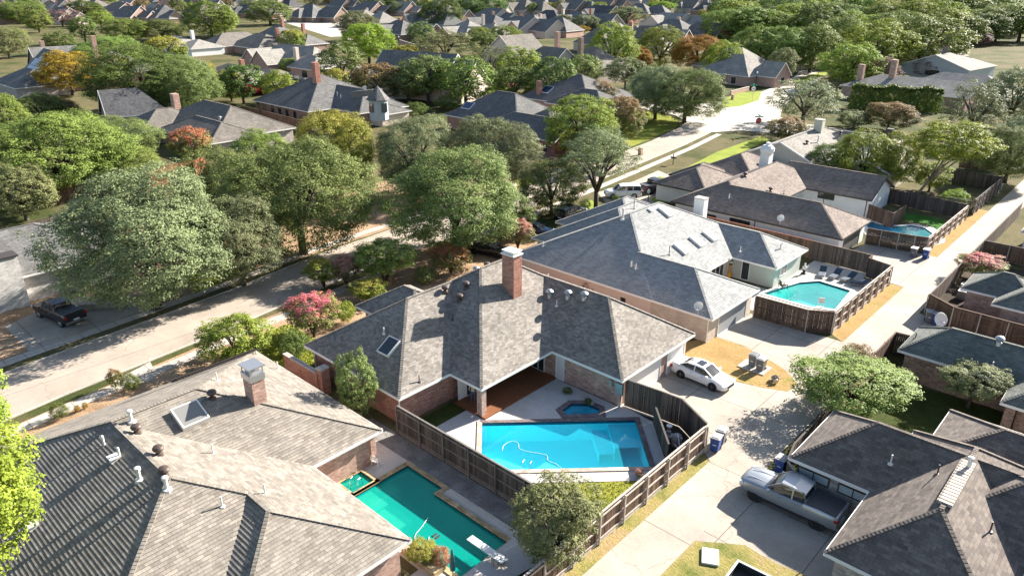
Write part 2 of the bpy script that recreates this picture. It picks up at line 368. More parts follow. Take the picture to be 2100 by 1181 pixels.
F['oak'] = foliage('leaf_live_oak', (.06,.09,.025), (.25,.295,.095)); F['oakg'] = foliage('leaf_grey_oak', (.085,.11,.05), (.28,.32,.155)); F['green'] = foliage('leaf_green', (.075,.12,.022), (.28,.355,.085))
F['dk'] = foliage('leaf_deep_green', (.045,.08,.02), (.185,.25,.065)); F['bright'] = foliage('leaf_bright_green', (.11,.15,.025), (.33,.39,.07), trans=.3)
F['gold'] = foliage('leaf_gold', (.18,.13,.025), (.42,.3,.07), trans=.35); F['olive'] = foliage('leaf_olive', (.11,.125,.05), (.32,.33,.15)); F['rust'] = foliage('leaf_rust_tips', (.09,.1,.03), (.24,.24,.07), (.3,.19,.08), .68)
F['lime'] = foliage('leaf_lime', (.13,.19,.02), (.34,.43,.06), trans=.35)
F['gold'] = foliage('leaf_gold', (.18,.12,.02), (.45,.29,.05), trans=.35); F['olive'] = foliage('leaf_olive', (.10,.12,.045), (.28,.3,.13)); F['rust'] = foliage('leaf_rust_tips', (.08,.09,.025), (.2,.2,.06), (.28,.18,.08), .7)
F['red'] = foliage('leaf_red_tips', (.1,.12,.03), (.24,.25,.07), (.42,.17,.09), .68); F['pink'] = foliage('leaf_pink_blossom', (.1,.13,.03), (.27,.29,.08), (.6,.17,.2), .74); F['palepink'] = foliage('leaf_pale_pink', (.13,.13,.05), (.32,.3,.13), (.5,.25,.2), .66)
F['purple'] = foliage('leaf_plum', (.13,.085,.07), (.3,.2,.17)); F['mix'] = foliage('leaf_green_gold', (.08,.1,.02), (.24,.3,.045), (.33,.31,.06), .7); F['hedge'] = foliage('leaf_hedge', (.05,.08,.02), (.16,.2,.045)); F['redleaf'] = foliage('leaf_scarlet', (.2,.02,.01), (.5,.05,.02))
F['peach'] = foliage('leaf_peach', (.3,.14,.06), (.55,.3,.16))

# ------------------------------------------------------------------ ground sheets
def sheet(name, polys, z, m, holes=(), kind='structure', label=None):
    mb = MB()
    for poly in polys:
        if not holes: mb.poly([(p[0], p[1], z) for p in poly]); continue
        loops = [[Vector((p[0], p[1], 0)) for p in poly]] + [[Vector((p[0], p[1], 0)) for p in h] for h in holes]
        flat = [v for l in loops for v in l]
        for tri in geometry.tessellate_polygon(loops): mb.poly([(flat[i].x, flat[i].y, z) for i in tri])
    o = mb.build(name, m)
    for p in o.data.polygons:
        if p.normal.z < 0: p.flip()
    tag(o, kind=kind)
    return o
def band(pl, pr, z):
    return [[*(pl), *(pr[::-1])]]
P1 = [(-31.3,30.6),(-23.6,38.3),(-19.8,34.4),(-27.5,26.7)]
P2 = [at(1562,603), at(1640,580), at(1680,577), at(1745,597), at(1713,636), at(1660,630)]
S1 = [at(1152,842), at(1172,828), at(1205,828), at(1229,838), at(1231,850), at(1160,852)]
c_s = (sum(p[0] for p in S1)/6, sum(p[1] for p in S1)/6)
P4 = [(-31.4,24.0),(-28.0,24.0),(-28.0,23.3),(-21.9,23.3),(-21.9,19.7),(-31.4,19.7)]
S4 = [(-33.1,21.6),(-31.55,21.6),(-31.55,19.9),(-33.1,19.9)]
P3 = [at(1771,460), at(1790,456), at(1812,462), at(1840,465), at(1870,463), at(1898,469), at(1916,482), at(1915,492), at(1890,499), at(1840,496), at(1795,482)]
BIG = [(-3500,-60),(60,-60),(400,-60),(3500,900),(3500,3500),(-3500,3500)]
g = sheet('ground', [BIG], 0.0, M['land'], [P1, P2, S1, P4, S4, P3])
# ------------------------------------------------------------------ streets
near_e = [(-55.2,2),(-56.8,12),(-57.6,20),(-58.6,28),(-60.6,40),(-62.0,56),(-62.8,70),(-64.2,84),(-65.6,97),(-68.2,119.4),(-70.6,134)]
far_e = [(-62.8,2),(-64.2,13),(-65.2,22),(-66.4,31),(-68.4,42),(-69.6,56),(-70.2,70),(-71.0,84),(-71.8,97),(-74.6,119.4),(-77.5,134)]
sheet('road', [near_e + far_e[::-1]], .006, M['road'])
cross = [(-70.6,134),(-67.0,140),(-58,143),(-40,146),(-40,155),(-60,156),(-68,160),(-74,175),(-80,200),(-86,226),(-92,247),(-100,247),(-94,226),(-89,200),(-86,180),(-90,164),(-100,158),(-130,160),(-130,151),(-100,149),(-86,146),(-80,141),(-77.5,134)]
sheet('intersection', [cross], .010, M['cross'])
def curb(pts, name='kerb'):
    mb = MB()
    for a, b in zip(pts[:-1], pts[1:]): mb.bar((*a, .05), (*b, .05), .16, .13)
    return tag(mb.build(name, M['curb']), kind='structure')
curb(near_e); curb(far_e)
curb([(-70.6,134),(-67.0,140),(-58,143),(-40,146)]); curb([(-77.5,134),(-80,141),(-86,146),(-100,149),(-130,151)])
sheet('street', [[(-330,222),(-318,260),(-560,352),(-572,318)]], .008, M['cross']); sheet('street', [[(-255,160),(-240,150),(-330,236),(-345,262)]], .012, M['cross'])
sheet('street', [[(-150,118),(-146,124),(-245,152),(-249,143)]], .010, M['cross'])
near_w = [(x+1.3+1.2, y) for x, y in near_e]; near_w2 = [(x+1.3, y) for x, y in near_e]
sheet('pavement', [near_w2 + near_w[::-1]], .012, M['walk'])
far_w = [(x-1.3-1.2, y) for x, y in far_e]; far_w2 = [(x-1.3, y) for x, y in far_e]
sheet('pavement', [far_w + far_w2[::-1]], .012, M['walk'])
sheet('front_yard_ground', [[(-54.2,2),(-56.7,20),(-60,44),(-61.6,60),(-48,60),(-48,2)]], .003, M['litter'])
sheet('front_yard_ground', [[(-65.4,3),(-69.2,42),(-71.2,70),(-72.6,97),(-92,97),(-88,60),(-76,3)]], .003, M['litter'])
sheet('alley', [[(-17.4,-5),(-14.4,-5),(-14.4,230),(-17.4,230)]], .008, M['conc'])
G1 = [at(1403,702), at(1467,691), at(1526,710), at(1567,732), at(1609,758), at(1635,786), at(1616,803), at(1560,794), at(1495,779), at(1440,752), at(1400,727)]
sheet('driveway', [[(-25.6,38.9),(-20.9,39.6),(-18.2,38.2),(-17.4,37.6),G1[5],G1[6],G1[7],G1[8],G1[9],G1[10],(-25.6,49.2)]], .012, M['drive'])
sheet('driveway', [[(-25.8,54.6),G1[1],G1[2],G1[3],G1[4],G1[5],(-17.4,60.4),(-18.8,60.4),(-20.5,60.0),(-25.8,60.4)]], .014, M['drive'])
sheet('driveway', [[(-25.6,78.4),(-20.8,77.3),(-17.4,76.8),(-17.4,88.2),(-18.6,88.4),(-24.9,87.4)]], .016, M['drive'])
G2 = [(-14.4,30.45), at(1480,1113), at(1527,1117), at(1560,1137), at(1600,1158), at(1657,1181), at(1720,1212)]
sheet('driveway', [[G2[0],(-14.4,39.5),(-12.2,38.2),(-7.5,38.4),(-7.0,31.2),G2[6],G2[5],G2[4],G2[3],G2[2],G2[1]]], .012, M['drive'])
sheet('driveway', [[(-14.4,64.0),(-14.4,71.2),(-13.8,71.0),(-11.6,69.4),(-11.6,64.0)]], .012, M['drive'])
sheet('driveway', [[at(1250,425),at(1390,412),at(1420,380),at(1350,350),at(1300,372),at(1225,395)]], .014, M['drive'])
sheet('driveway', [[at(1370,356),at(1420,346),at(1500,330),at(1395,398),at(1355,385)]], .018, M['drive'])
sheet('driveway', [[(-54.6,47),(-61.8,47),(-61.8,53.5),(-54.0,60),(-52.0,68),(-50.4,68),(-50.4,47)]], .014, M['litter'])
sheet('driveway', [[(-66.4,12.5),(-68.2,24.0),(-74,22.5),(-76,18.5),(-73.5,12.5)]], .014, M['drive'])
sheet('footpath', [[at(210,872),at(190,845),at(98,905),at(90,925)]], .014, M['walk'])
sheet('footpath', [[at(232,782),at(308,742),at(322,768),at(310,780),at(262,790)]], .014, M['walk'])
# planting
sheet('grass', [G1[::-1] + [(-28.3,52.2),(-28.3,49.0),(-25.7,48.9)]], .02, M['dry'], kind='stuff')
sheet('grass', [[(-18.2,-5),(-17.4,-5),(-17.4,37.5),(-18.2,38.2)]], .012, M['verge'], kind='stuff')
sheet('grass', [[(-18.75,61.3),(-17.4,60.4),(-17.4,76.8),(-18.75,76.8)]], .012, M['dry'], kind='stuff')
sheet('grass', [[(-18.75,88.4),(-17.4,88.2),(-17.4,112),(-18.75,112)]], .012, M['dry'], kind='stuff')
sheet('grass', [G2 + [(-8,20),(-14.4,20)]], .012, M['verge'], kind='stuff')
sheet('grass', [[(-27.6,26.0),(-18.2,26.0),(-18.2,34.2),(-19.0,33.4),(-26.2,25.98)]], .02, M['lawn'], kind='stuff')
sheet('grass', [[(-34.9,28.0),(-33.3,28.0),(-33.3,31.1),(-34.9,31.1)]], .02, M['lawn_dk'], kind='stuff')
sheet('grass', [[at(1800,451),at(1842,450),at(1902,460),at(1932,480),at(1962,466),at(1925,448),at(1850,436)]], .02, M['turf'], kind='stuff')
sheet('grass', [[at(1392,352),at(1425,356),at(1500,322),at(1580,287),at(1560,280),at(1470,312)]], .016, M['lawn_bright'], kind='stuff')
sheet('grass', [[(-72.9,98),(-75.7,119.4),(-78.6,134),(-81,140),(-87,145),(-100,148),(-100,128),(-92,106),(-84,98)]], .016, M['lawn'], kind='stuff')
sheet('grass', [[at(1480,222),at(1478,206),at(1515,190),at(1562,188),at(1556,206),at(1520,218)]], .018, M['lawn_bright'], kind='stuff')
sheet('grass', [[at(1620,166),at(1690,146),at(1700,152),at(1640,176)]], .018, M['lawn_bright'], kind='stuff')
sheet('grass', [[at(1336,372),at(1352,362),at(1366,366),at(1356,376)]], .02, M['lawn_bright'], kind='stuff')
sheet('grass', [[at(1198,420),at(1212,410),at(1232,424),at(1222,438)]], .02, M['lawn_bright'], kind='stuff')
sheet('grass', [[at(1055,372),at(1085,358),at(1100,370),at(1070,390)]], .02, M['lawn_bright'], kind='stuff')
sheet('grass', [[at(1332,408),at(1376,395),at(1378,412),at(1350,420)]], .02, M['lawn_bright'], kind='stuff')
sheet('grass', [[(-55.4,30),(-47,30),(-47,26),(-54.6,23.5)]], .02, M['lawn'], kind='stuff')
sheet('grass', [[(-68.2,27.5),(-69.2,33.5),(-72.8,34.5),(-73.2,28.5)]], .016, M['lawn'], kind='stuff')
sheet('soil', [[(-12.4,44.9),(6,44.9),(6,56.9),(-12.4,56.9)]], .012, M['lawn_dk'])
sheet('soil', [[(-13.9,71.6),(-11.6,69.8),(-9,73),(-9,90),(-13.9,90)]], .012, M['soil'])
sheet('soil', [[(-25.2,39.0),(-22.7,38.9),(-19.0,35.2),(-18.4,38.1),(-20.9,39.6)]], .012, M['soil'])
sheet('gravel', [[(-37.5,24.3),(-20.0,24.3),(-20.0,25.8),(-37.5,25.8)]], .012, M['gravel'])
# ------------------------------------------------------------------ pool decks
DK1 = [(-33.3,26.1),(-26.3,26.1),(-19.1,33.3),(-18.35,34.1),(-18.4,35.0),(-22.3,38.9),(-25.4,39.2),(-25.5,38.9),(-31.9,38.9),(-31.9,34),(-31.6,31.4),(-33.3,31.2)]
sheet('pool_deck', [DK1], .03, M['deck'], [P1, S1])
sheet('pool_deck', [[(-26.8,61.2),(-20.6,61.0),(-18.95,62.0),(-18.95,76.0),(-21.2,76.2),(-21.2,78.0),(-27.0,78.0),(-27.0,66.9),(-31.6,66.9),(-31.6,61.2)]], .03, M['deck_w'], [P2])
sheet('pool_deck', [[(-38,15),(-33.4,15),(-33.4,18.6),(-24,18.6),(-24,14),(-20.5,14),(-20.5,24.3),(-36,24.3),(-38,24)]], .02, M['deck_w'], [P4, S4])
tag(MB().box(-34.54,-31.4,31.05,38.9,.0,.14).build('wooden_deck', M['deckwood']), 'red brown timber deck under the covered patio of the brick house', 'deck')
def pool(name, label, pts, dep, m_in, m_w, m_cop, z=0.03, cw=.3, wz=-.07, raise_=.06, cops=None, steps=None, tile='tile_navy', group=None):
    t = thing(name, label, 'pool', (0,0,0), group=group)
    mb = MB(); n = len(pts)
    area = sum(pts[i][0]*pts[(i+1)%n][1]-pts[(i+1)%n][0]*pts[i][1] for i in range(n))
    if area < 0: pts = pts[::-1]
    for i in range(n):
        a, b = pts[i], pts[(i+1)%n]; mb.quad((*b,-dep),(*b,z),(*a,z),(*a,-dep))
    mb.poly([(*p,-dep) for p in pts]); mb.build('basin', m_in, t)
    tb = MB(); c = Vector((sum(p[0] for p in pts)/n, sum(p[1] for p in pts)/n))
    off = []
    def inset(d):
        out = []
        for i in range(n):
            p0, p1, p2 = Vector(pts[i-1]), Vector(pts[i]), Vector(pts[(i+1)%n])
            d1 = (p1-p0).normalized(); d2 = (p2-p1).normalized()
            n1 = Vector((-d1.y, d1.x)); n2 = Vector((-d2.y, d2.x)); k = 1 + n1.dot(n2)
            out.append(tuple(p1 + (n1+n2)*d/max(k, .3)))
        return out
    ii = inset(.01)
    for i in range(n):
        a, b = ii[i], ii[(i+1)%n]; tb.quad((*b,-.2),(*b,z),(*a,z),(*a,-.2))
    tb.build('waterline_tile', M[tile], t)
    oo = inset(-cw); i2 = inset(.04)
    for i in range(n):
        m_ = m_cop if not cops else cops.get(i, m_cop)
        cb = MB(); a, b = i2[i], i2[(i+1)%n]; c_, d_ = oo[(i+1)%n], oo[i]
        cb.prism([a, d_, c_, b], z+.005, z+raise_); cb.build('coping', m_, t)
    MB().poly([(*p, wz) for p in inset(.012)]).build('water', m_w, t)
    return t
p1 = pool('swimming_pool', 'bright blue rectangular pool with stone deck beside the brick house', P1, 1.6, M['pl_blue'], M['w1'], M['cop_lt'], cops={1: M['cop_dk'], 2: M['cop_dk']})
for ch in list(p1.children):
    if ch.name.startswith('coping'):
        pass
pool('spa', 'small six sided sunken spa with dark brick edge at corner of blue pool', S1, .7, M['pl_spa'], M['w1'], M['cop_dk'], cw=.38)
mb = MB(); mb.poly([(c_s[0]+(p[0]-c_s[0])*.55, c_s[1]+(p[1]-c_s[1])*.55, -.64) for p in S1]); 
MB().poly([(-23.6,38.28,-.35),(-25.0,36.9,-.35),(-23.0,35.0,-.35),(-21.7,36.35,-.35)]).quad((-25.0,36.9,-.35),(-25.0,36.9,-1.55),(-23.0,35.0,-1.55),(-23.0,35.0,-.35)).poly([(-25.0,36.88,-.8),(-25.8,36.1,-.8),(-23.7,34.2,-.8),(-23.0,35.0,-.8)]).quad((-25.8,36.1,-.8),(-25.8,36.1,-1.55),(-23.7,34.2,-1.55),(-23.7,34.2,-.8)).build('step', M['pl_blue'], p1)
bs = MB()
for i_ in range(6):
    a_, b_ = S1[i_], S1[(i_+1)%6]; k_ = .62; a2, b2 = [(c_s[0]+(q_[0]-c_s[0])*k_, c_s[1]+(q_[1]-c_s[1])*k_) for q_ in (a_, b_)]; bs.quad((*a_,-.35),(*b_,-.35),(*b2,-.35),(*a2,-.35)).quad((*a2,-.35),(*b2,-.35),(*b2,-.69),(*a2,-.69))
bs.build('bench', M['pl_spa'], [o for o in COL.objects if o.name == 'spa'][0])
p4 = pool('swimming_pool', 'long green water pool with flagstone edge beside the big taupe roof in the lower left', P4, 1.8, M['pl_green'], M['w2'], M['cop_gold'], z=.02, wz=-.1)
sb = MB(); sb.box(-31.38,-29.6,19.72,21.0,-1.75,-.25); sb.box(-29.6,-27.6,19.72,21.2,-1.75,-.45); sb.box(-31.38,-30.2,21.0,22.4,-1.75,-.4); sb.build('step', M['pl_step'], p4)
pool('spa', 'small square spa with mossy green water joined to the long green pool', S4, .8, M['pl_moss'], M['w2'], M['cop_gold'], z=.02, wz=-.05, cw=.2)
pool('swimming_pool', 'turquoise angular pool inside dark fence behind the slate roofed house', P2, 1.4, M['pl_turq'], M['w3'], M['cop_wht'])

_c3 = (sum(p[0] for p in P3)/11, sum(p[1] for p in P3)/11)
sheet('pool_deck', [[(_c3[0]+(p[0]-_c3[0])*1.32, _c3[1]+(p[1]-_c3[1])*1.32) for p in P3]], .035, M['deck_w'], [P3])
pool('swimming_pool', 'deep blue kidney shaped pool with pale surround behind curved slatted fence', P3, 1.3, M['pl_navy'], M['w3'], M['cop_wht'], wz=-.02)

# ------------------------------------------------------------------ houses
OV = .45
def wing_geo(wg):
    x0, x1, y0, y1, ez, p = wg['r']; ax = wg.get('ax') or ('x' if (x1-x0) >= (y1-y0) else 'y'); lo, hi = wg.get('ends', ('h', 'h'))
    if ax == 'x':
        hw = (y1-y0)/2; ym = (y0+y1)/2; z = ez + p*hw
        r0 = (x0 + (hw if lo == 'h' else 0), ym, z); r1 = (x1 - (hw if hi == 'h' else 0), ym, z)
        c = [(x0,y0,ez),(x1,y0,ez),(x1,y1,ez),(x0,y1,ez)]
        faces = [[c[0],c[1],r1,r0],[c[2],c[3],r0,r1]]; e0 = [c[3],c[0],r0]; e1 = [c[1],c[2],r1]
    else:
        hw = (x1-x0)/2; xm = (x0+x1)/2; z = ez + p*hw
        r0 = (xm, y0 + (hw if lo == 'h' else 0), z); r1 = (xm, y1 - (hw if hi == 'h' else 0), z)
        c = [(x0,y0,ez),(x1,y0,ez),(x1,y1,ez),(x0,y1,ez)]
        faces = [[c[1],c[2],r1,r0],[c[3],c[0],r0,r1]]; e0 = [c[0],c[1],r0]; e1 = [c[2],c[3],r1]
    if lo == 'h': faces.append(e0)
    if hi == 'h': faces.append(e1)
    hips = [(r0, r1)]
    if lo == 'h': hips += [(e0[0], r0), (e0[1], r0)]
    if hi == 'h': hips += [(e1[0], r1), (e1[1], r1)]
    return c, r0, r1, faces, hips, (e0, e1), (lo, hi), ax
def courses(rb, f, course, lift):
    """real overlapping shingle courses: every strip is lifted at its lower edge"""
    P = [Vector(p) for p in f]; n = (P[1]-P[0]).cross(P[2]-P[0]).normalized()
    if n.z < 0: n = -n; P = P[::-1]
    h = math.hypot(n.x, n.y); b = Vector((-n.x*n.z/h, -n.y*n.z/h, h)); v0 = min(p.dot(b) for p in P); v1 = max(p.dot(b) for p in P)
    def clip(poly, lim, keep_above):
        out = []
        for i in range(len(poly)):
            a, c = poly[i], poly[(i+1) % len(poly)]; da, dc = a.dot(b)-lim, c.dot(b)-lim
            if not keep_above: da, dc = -da, -dc
            if da >= -1e-7: out.append(a)
            if (da > 1e-7 and dc < -1e-7) or (da < -1e-7 and dc > 1e-7): out.append(a.lerp(c, da/(da-dc)))
        return out
    k = int(math.ceil((v1-v0)/course - 1e-6))
    for i in range(k):
        lo = v0+i*course; hi = min(v1, lo+course); q = clip(clip(P, lo, True), hi, False)
        if len(q) < 3: continue
        up = [p + n*lift*(1-(p.dot(b)-lo)/course) for p in q]; rb.poly([tuple(p) for p in up])
        e = [p for p in q if abs(p.dot(b)-lo) < 1e-5]
        if len(e) == 2 and i > 0:
            a, c = e; rb.poly([tuple(a-n*.004), tuple(c-n*.004), tuple(c+n*lift), tuple(a+n*lift)])
def house(name, label, wings, wall, roofm, loc=(0,0,0), rot=0, group=None, trim=True, caps=True, capm=None, th=.16, cat='house', facia='trim', course=.2, lift=.026):
    t = thing(name, label, cat, loc, rot, group)
    rb = MB(); fb = MB(); cbs = []; wb = {}
    for wg in wings:
        c, r0, r1, faces, hips, (e0, e1), (lo, hi), ax = wing_geo(wg)
        for f in faces:
            if course: courses(rb, f, course, lift)
            else: rb.poly(f)
            rb.poly([(p[0], p[1], p[2]-th) for p in f][::-1])
        x0, x1, y0, y1, ez, p = wg['r']
        k = wg.get('cut', ())
        # eave fascia boards, 4 mm proud of the roof slab
        d = .004; fz0, fz1 = ez-th-.02, ez+.012
        if not (ax == 'y' and lo in 'gn'): fb.box(x0-.03, x1+.03, y0-.03, y0+.012-d, fz0, fz1)
        if not (ax == 'y' and hi in 'gn'): fb.box(x0-.03, x1+.03, y1-.012+d, y1+.03, fz0, fz1)
        if not (ax == 'x' and lo in 'gn'): fb.box(x0-.031, x0+.012-d, y0, y1, fz0, fz1)
        if not (ax == 'x' and hi in 'gn'): fb.box(x1-.012+d, x1+.031, y0, y1, fz0, fz1)
        for flag, e in ((lo, e0), (hi, e1)):
            if flag == 'g':
                for q in (0, 1):
                    a = Vector(e[q]); b = Vector(e[2]); fb.bar(a - Vector((0,0,th/2)), b - Vector((0,0,th/2)), .06, th+.05)
        if caps:
            cb = MB(); cbs.append(cb)
            for hi_k, (a, b) in enumerate(hips):
                cut_ = wg.get('hc', {}).get(hi_k, 0)
                if cut_ > 1: continue
                a = tuple(Vector(a).lerp(Vector(b), cut_))
                A, B = Vector(a), Vector(b); L = (B-A).length; n = max(1, int(L/.2))
                if L < .3: continue
                if A.z > B.z: A, B = B, A
                for i in range(n):
                    e_, f_ = A.lerp(B, i/n), A.lerp(B, min(1, (i+1.12)/n)); cb.bar((e_.x,e_.y,e_.z+.036), (f_.x,f_.y,f_.z+.018), .22, .045)
        # walls
        if wg.get('wall', True):
            wm = wg.get('wm', wall); w_ = wb.setdefault(wm, MB()); o = wg.get('ov', OV)
            X0, X1, Y0, Y1 = x0+o, x1-o, y0+o, y1-o
            X0, X1, Y0, Y1 = [v + q for v, q in zip((X0, X1, Y0, Y1), wg.get('adj', (0,0,0,0)))]
            zt = ez + p*o - .1
            w_.box(X0, X1, Y0, Y1, 0, zt)
            for flag, side in ((lo, 0), (hi, 1)):
                if flag == 'g':
                    if ax == 'x':
                        xx = X0 if side == 0 else X1; ym = (y0+y1)/2; zr = ez + p*(y1-y0)/2 - .1; q = .1 if side == 0 else -.1
                        A, B_, C_ = (xx, Y0, zt-.01), (xx, Y1, zt-.01), (xx, ym, zr)
                        w_.poly([A, B_, C_] if side else [B_, A, C_])
                        w_.poly([(v[0]+q, v[1], v[2]) for v in ([A, B_, C_] if not side else [B_, A, C_])])
                    else:
                        yy = Y0 if side == 0 else Y1; xm = (x0+x1)/2; zr = ez + p*(x1-x0)/2 - .1; q = .1 if side == 0 else -.1
                        A, B_, C_ = (X0, yy, zt-.01), (X1, yy, zt-.01), (xm, yy, zr)
                        w_.poly([B_, A, C_] if side else [A, B_, C_])
                        w_.poly([(v[0], v[1]+q, v[2]) for v in ([B_, A, C_] if not side else [A, B_, C_])])
    r = rb.build('roof', M[roofm], t)
    if trim: fb.build('fascia', M[facia], t)
    for cb in cbs: cb.build('ridge_cap', M[capm or roofm], r)
    for wm, w_ in wb.items(): w_.build('wall', M[wm], t)
    return t, r
def win(t, ax, c, a, z0, z1, wd, sgn=1, m='glass', fm='trim', name='window', bars=1, proud=.0):
    """opening on the wall plane ax=c (ax 'x' or 'y'), centred at a along the wall, facing sgn"""
    f = MB(); g_ = MB(); d0, d1 = sorted((c + sgn*.005, c + sgn*(.07+proud))); e0, e1 = sorted((c + sgn*.004, c + sgn*(.035+proud)))
    a0, a1 = a-wd/2, a+wd/2; fr = .07
    def bx(mb, p0, p1, q0, q1, k0, k1):
        if ax == 'x': mb.box(k0, k1, p0, p1, q0, q1)
        else: mb.box(p0, p1, k0, k1, q0, q1)
    bx(f, a0, a0+fr, z0, z1, d0, d1); bx(f, a1-fr, a1, z0, z1, d0, d1); bx(f, a0+fr, a1-fr, z1-fr, z1, d0, d1); bx(f, a0+fr, a1-fr, z0, z0+fr, d0, d1)
    for i in range(1, bars+1):
        x = a0 + wd*i/(bars+1); bx(f, x-.025, x+.025, z0+fr, z1-fr, d0, d1)
    bx(g_, a0+.03, a1-.03, z0+.03, z1-.03, e0, e1)
    o = g_.build(name, M[m], t); f.build('frame', M[fm], o); return o
def chimney(t, x, y, wd, dp, z0, z1, m='br_red', cap='flat', lean=0):
    MB().box(x-wd/2, x+wd/2, y-dp/2, y+dp/2, z0, z1).build('chimney', M[m], t)
    ch = [o for o in t.children if o.name.startswith('chimney')][-1]
    if cap == 'flat':
        MB().box(x-wd/2-.08, x+wd/2+.08, y-dp/2-.08, y+dp/2+.08, z1+.002, z1+.1).box(x-wd/2+.1, x+wd/2-.1, y-dp/2+.1, y+dp/2-.1, z1+.1, z1+.3).box(x-wd/2-.02, x+wd/2+.02, y-dp/2-.02, y+dp/2+.02, z1+.3, z1+.36).build('chimney_cap', M['trim'], ch)
    elif cap == 'metal':
        c = MB().box(x-wd/2-.06, x+wd/2+.06, y-dp/2-.06, y+dp/2+.06, z1-.02, z1+.4)
        for sx in (-1,1):
            for sy in (-1,1): c.box(x+sx*(wd/2-.02)-.03, x+sx*(wd/2-.02)+.03, y+sy*(dp/2-.02)-.03, y+sy*(dp/2-.02)+.03, z1+.4, z1+.85)
        c.box(x-wd/2-.12, x+wd/2+.12, y-dp/2-.12, y+dp/2+.12, z1+.85, z1+.93); c.box(x-.3, x+.3, y-.3, y+.3, z1+.4, z1+.6)
        c.build('chimney_cap', M['metal'], ch)
    elif cap == 'plain': MB().box(x-wd/2-.05, x+wd/2+.05, y-dp/2-.05, y+dp/2+.05, z1+.002, z1+.09).build('chimney_cap', M['walk'], ch)
    MB().box(x-wd/2-.12, x+wd/2+.12, y-dp/2-.12, y-dp/2-.004, z0+1.0, z0+1.02)
    return ch
def roofz(wings, x, y):
    best = 0
    for wg in wings:
        x0, x1, y0, y1, ez, p = wg['r']
        if x0 <= x <= x1 and y0 <= y <= y1:
            ax = wg.get('ax') or ('x' if (x1-x0) >= (y1-y0) else 'y'); lo, hi = wg.get('ends', ('h', 'h'))
            ds = [y-y0, y1-y] if ax == 'x' else [x-x0, x1-x]
            o = [x-x0, x1-x] if ax == 'x' else [y-y0, y1-y]
            if lo == 'h': ds.append(o[0])
            if hi == 'h': ds.append(o[1])
            best = max(best, ez + p*min(ds))
    return best
def on_roof(wings, u, v):
    z = 2.6; best = None
    for i in range(260):
        z = 8.2 - i*.03; x, y = at(u, v, z); zr = roofz(wings, x, y)
        if zr >= z: return x, y
    return at(u, v, 4)
def vent(t, wings, x, y, kind='pipe', h=.5):
    z = roofz(wings, x, y); mb = MB()
    if kind == 'pipe': mb.lathe([(.16,-.05),(.14,.03),(.045,.05),(.045,h)], (x,y,z), 8); m = 'vent_lt'; nm = 'vent_pipe'
    elif kind == 'pipedk': mb.lathe([(.14,-.05),(.12,.03),(.04,.05),(.04,h)], (x,y,z), 8); m = 'vent_dk'; nm = 'vent_pipe'
    elif kind == 'elbow': mb.tube([(x,y,z-.05),(x,y,z+h),(x+.12,y-.1,z+h+.12)], .07, 8); m = 'vent_lt'; nm = 'vent_pipe'
    elif kind == 'turbine': mb.lathe([(.24,-.2),(.2,.12),(.12,.16),(.14,.25),(.27,.34),(.3,.44),(.24,.55),(.08,.62)], (x,y,z), 14); m = 'vent_dk'; nm = 'turbine_vent'
    elif kind == 'turbine_lt': mb.lathe([(.24,-.2),(.2,.12),(.14,.16),(.18,.25),(.3,.34),(.32,.44),(.24,.55),(.08,.62)], (x,y,z), 14); m = 'metal'; nm = 'turbine_vent'
    elif kind == 'box': mb.box(x-.2,x+.2,y-.2,y+.2,z-.15,z+.2); mb.box(x-.26,x+.26,y-.26,y+.26,z+.2,z+.26); m = 'vent_lt'; nm = 'box_vent'
    elif kind == 'flue': mb.lathe([(.25,-.1),(.22,.06),(.1,.1),(.1,h),(.16,h+.02),(.16,h+.16),(.05,h+.22)], (x,y,z), 10); m = 'vent_lt'; nm = 'flue'
    return mb.build(nm, M[m], t, smooth='auto')
def skylight(t, wings, x, y, sx, sy, m='glass', h=.2):
    """curb mounted roof window lying on the slope at (x, y)"""
    e = .05; z = roofz(wings, x, y); gx = (roofz(wings, x+e, y)-roofz(wings, x-e, y))/(2*e); gy = (roofz(wings, x, y+e)-roofz(wings, x, y-e))/(2*e)
    n = Vector((-gx, -gy, 1)).normalized(); ux = Vector((1,0,gx)).normalized(); uy = n.cross(ux)
    def slab(mb, a0, a1, b0, b1, h0, h1):
        k = len(mb.v); c = Vector((x,y,z))
        for hh in (h0, h1):
            for aa, bb in ((a0,b0),(a1,b0),(a1,b1),(a0,b1)): mb.v.append(tuple(c + ux*aa + uy*bb + n*hh))
        for f in ((0,3,2,1),(4,5,6,7),(0,1,5,4),(1,2,6,5),(2,3,7,6),(3,0,4,7)): mb.f.append(tuple(k+i for i in f)); mb.m.append(0)
    f = MB(); slab(f, -sx/2, sx/2, -sy/2, -sy/2+.08, -.02, h); slab(f, -sx/2, sx/2, sy/2-.08, sy/2, -.02, h); slab(f, -sx/2, -sx/2+.08, -sy/2+.08, sy/2-.08, -.02, h); slab(f, sx/2-.08, sx/2, -sy/2+.08, sy/2-.08, -.02, h)
    o = f.build('skylight', M['trim'], t)
    g_ = MB(); slab(g_, -sx/2+.06, sx/2-.06, -sy/2+.06, sy/2-.06, .0, h-.03); g_.build('pane', M[m], o)
def downspout(t, x, y, z0, z1, m='trim'): MB().box(x-.04, x+.04, y-.04, y+.04, z0, z1).build('downspout', M[m], t)

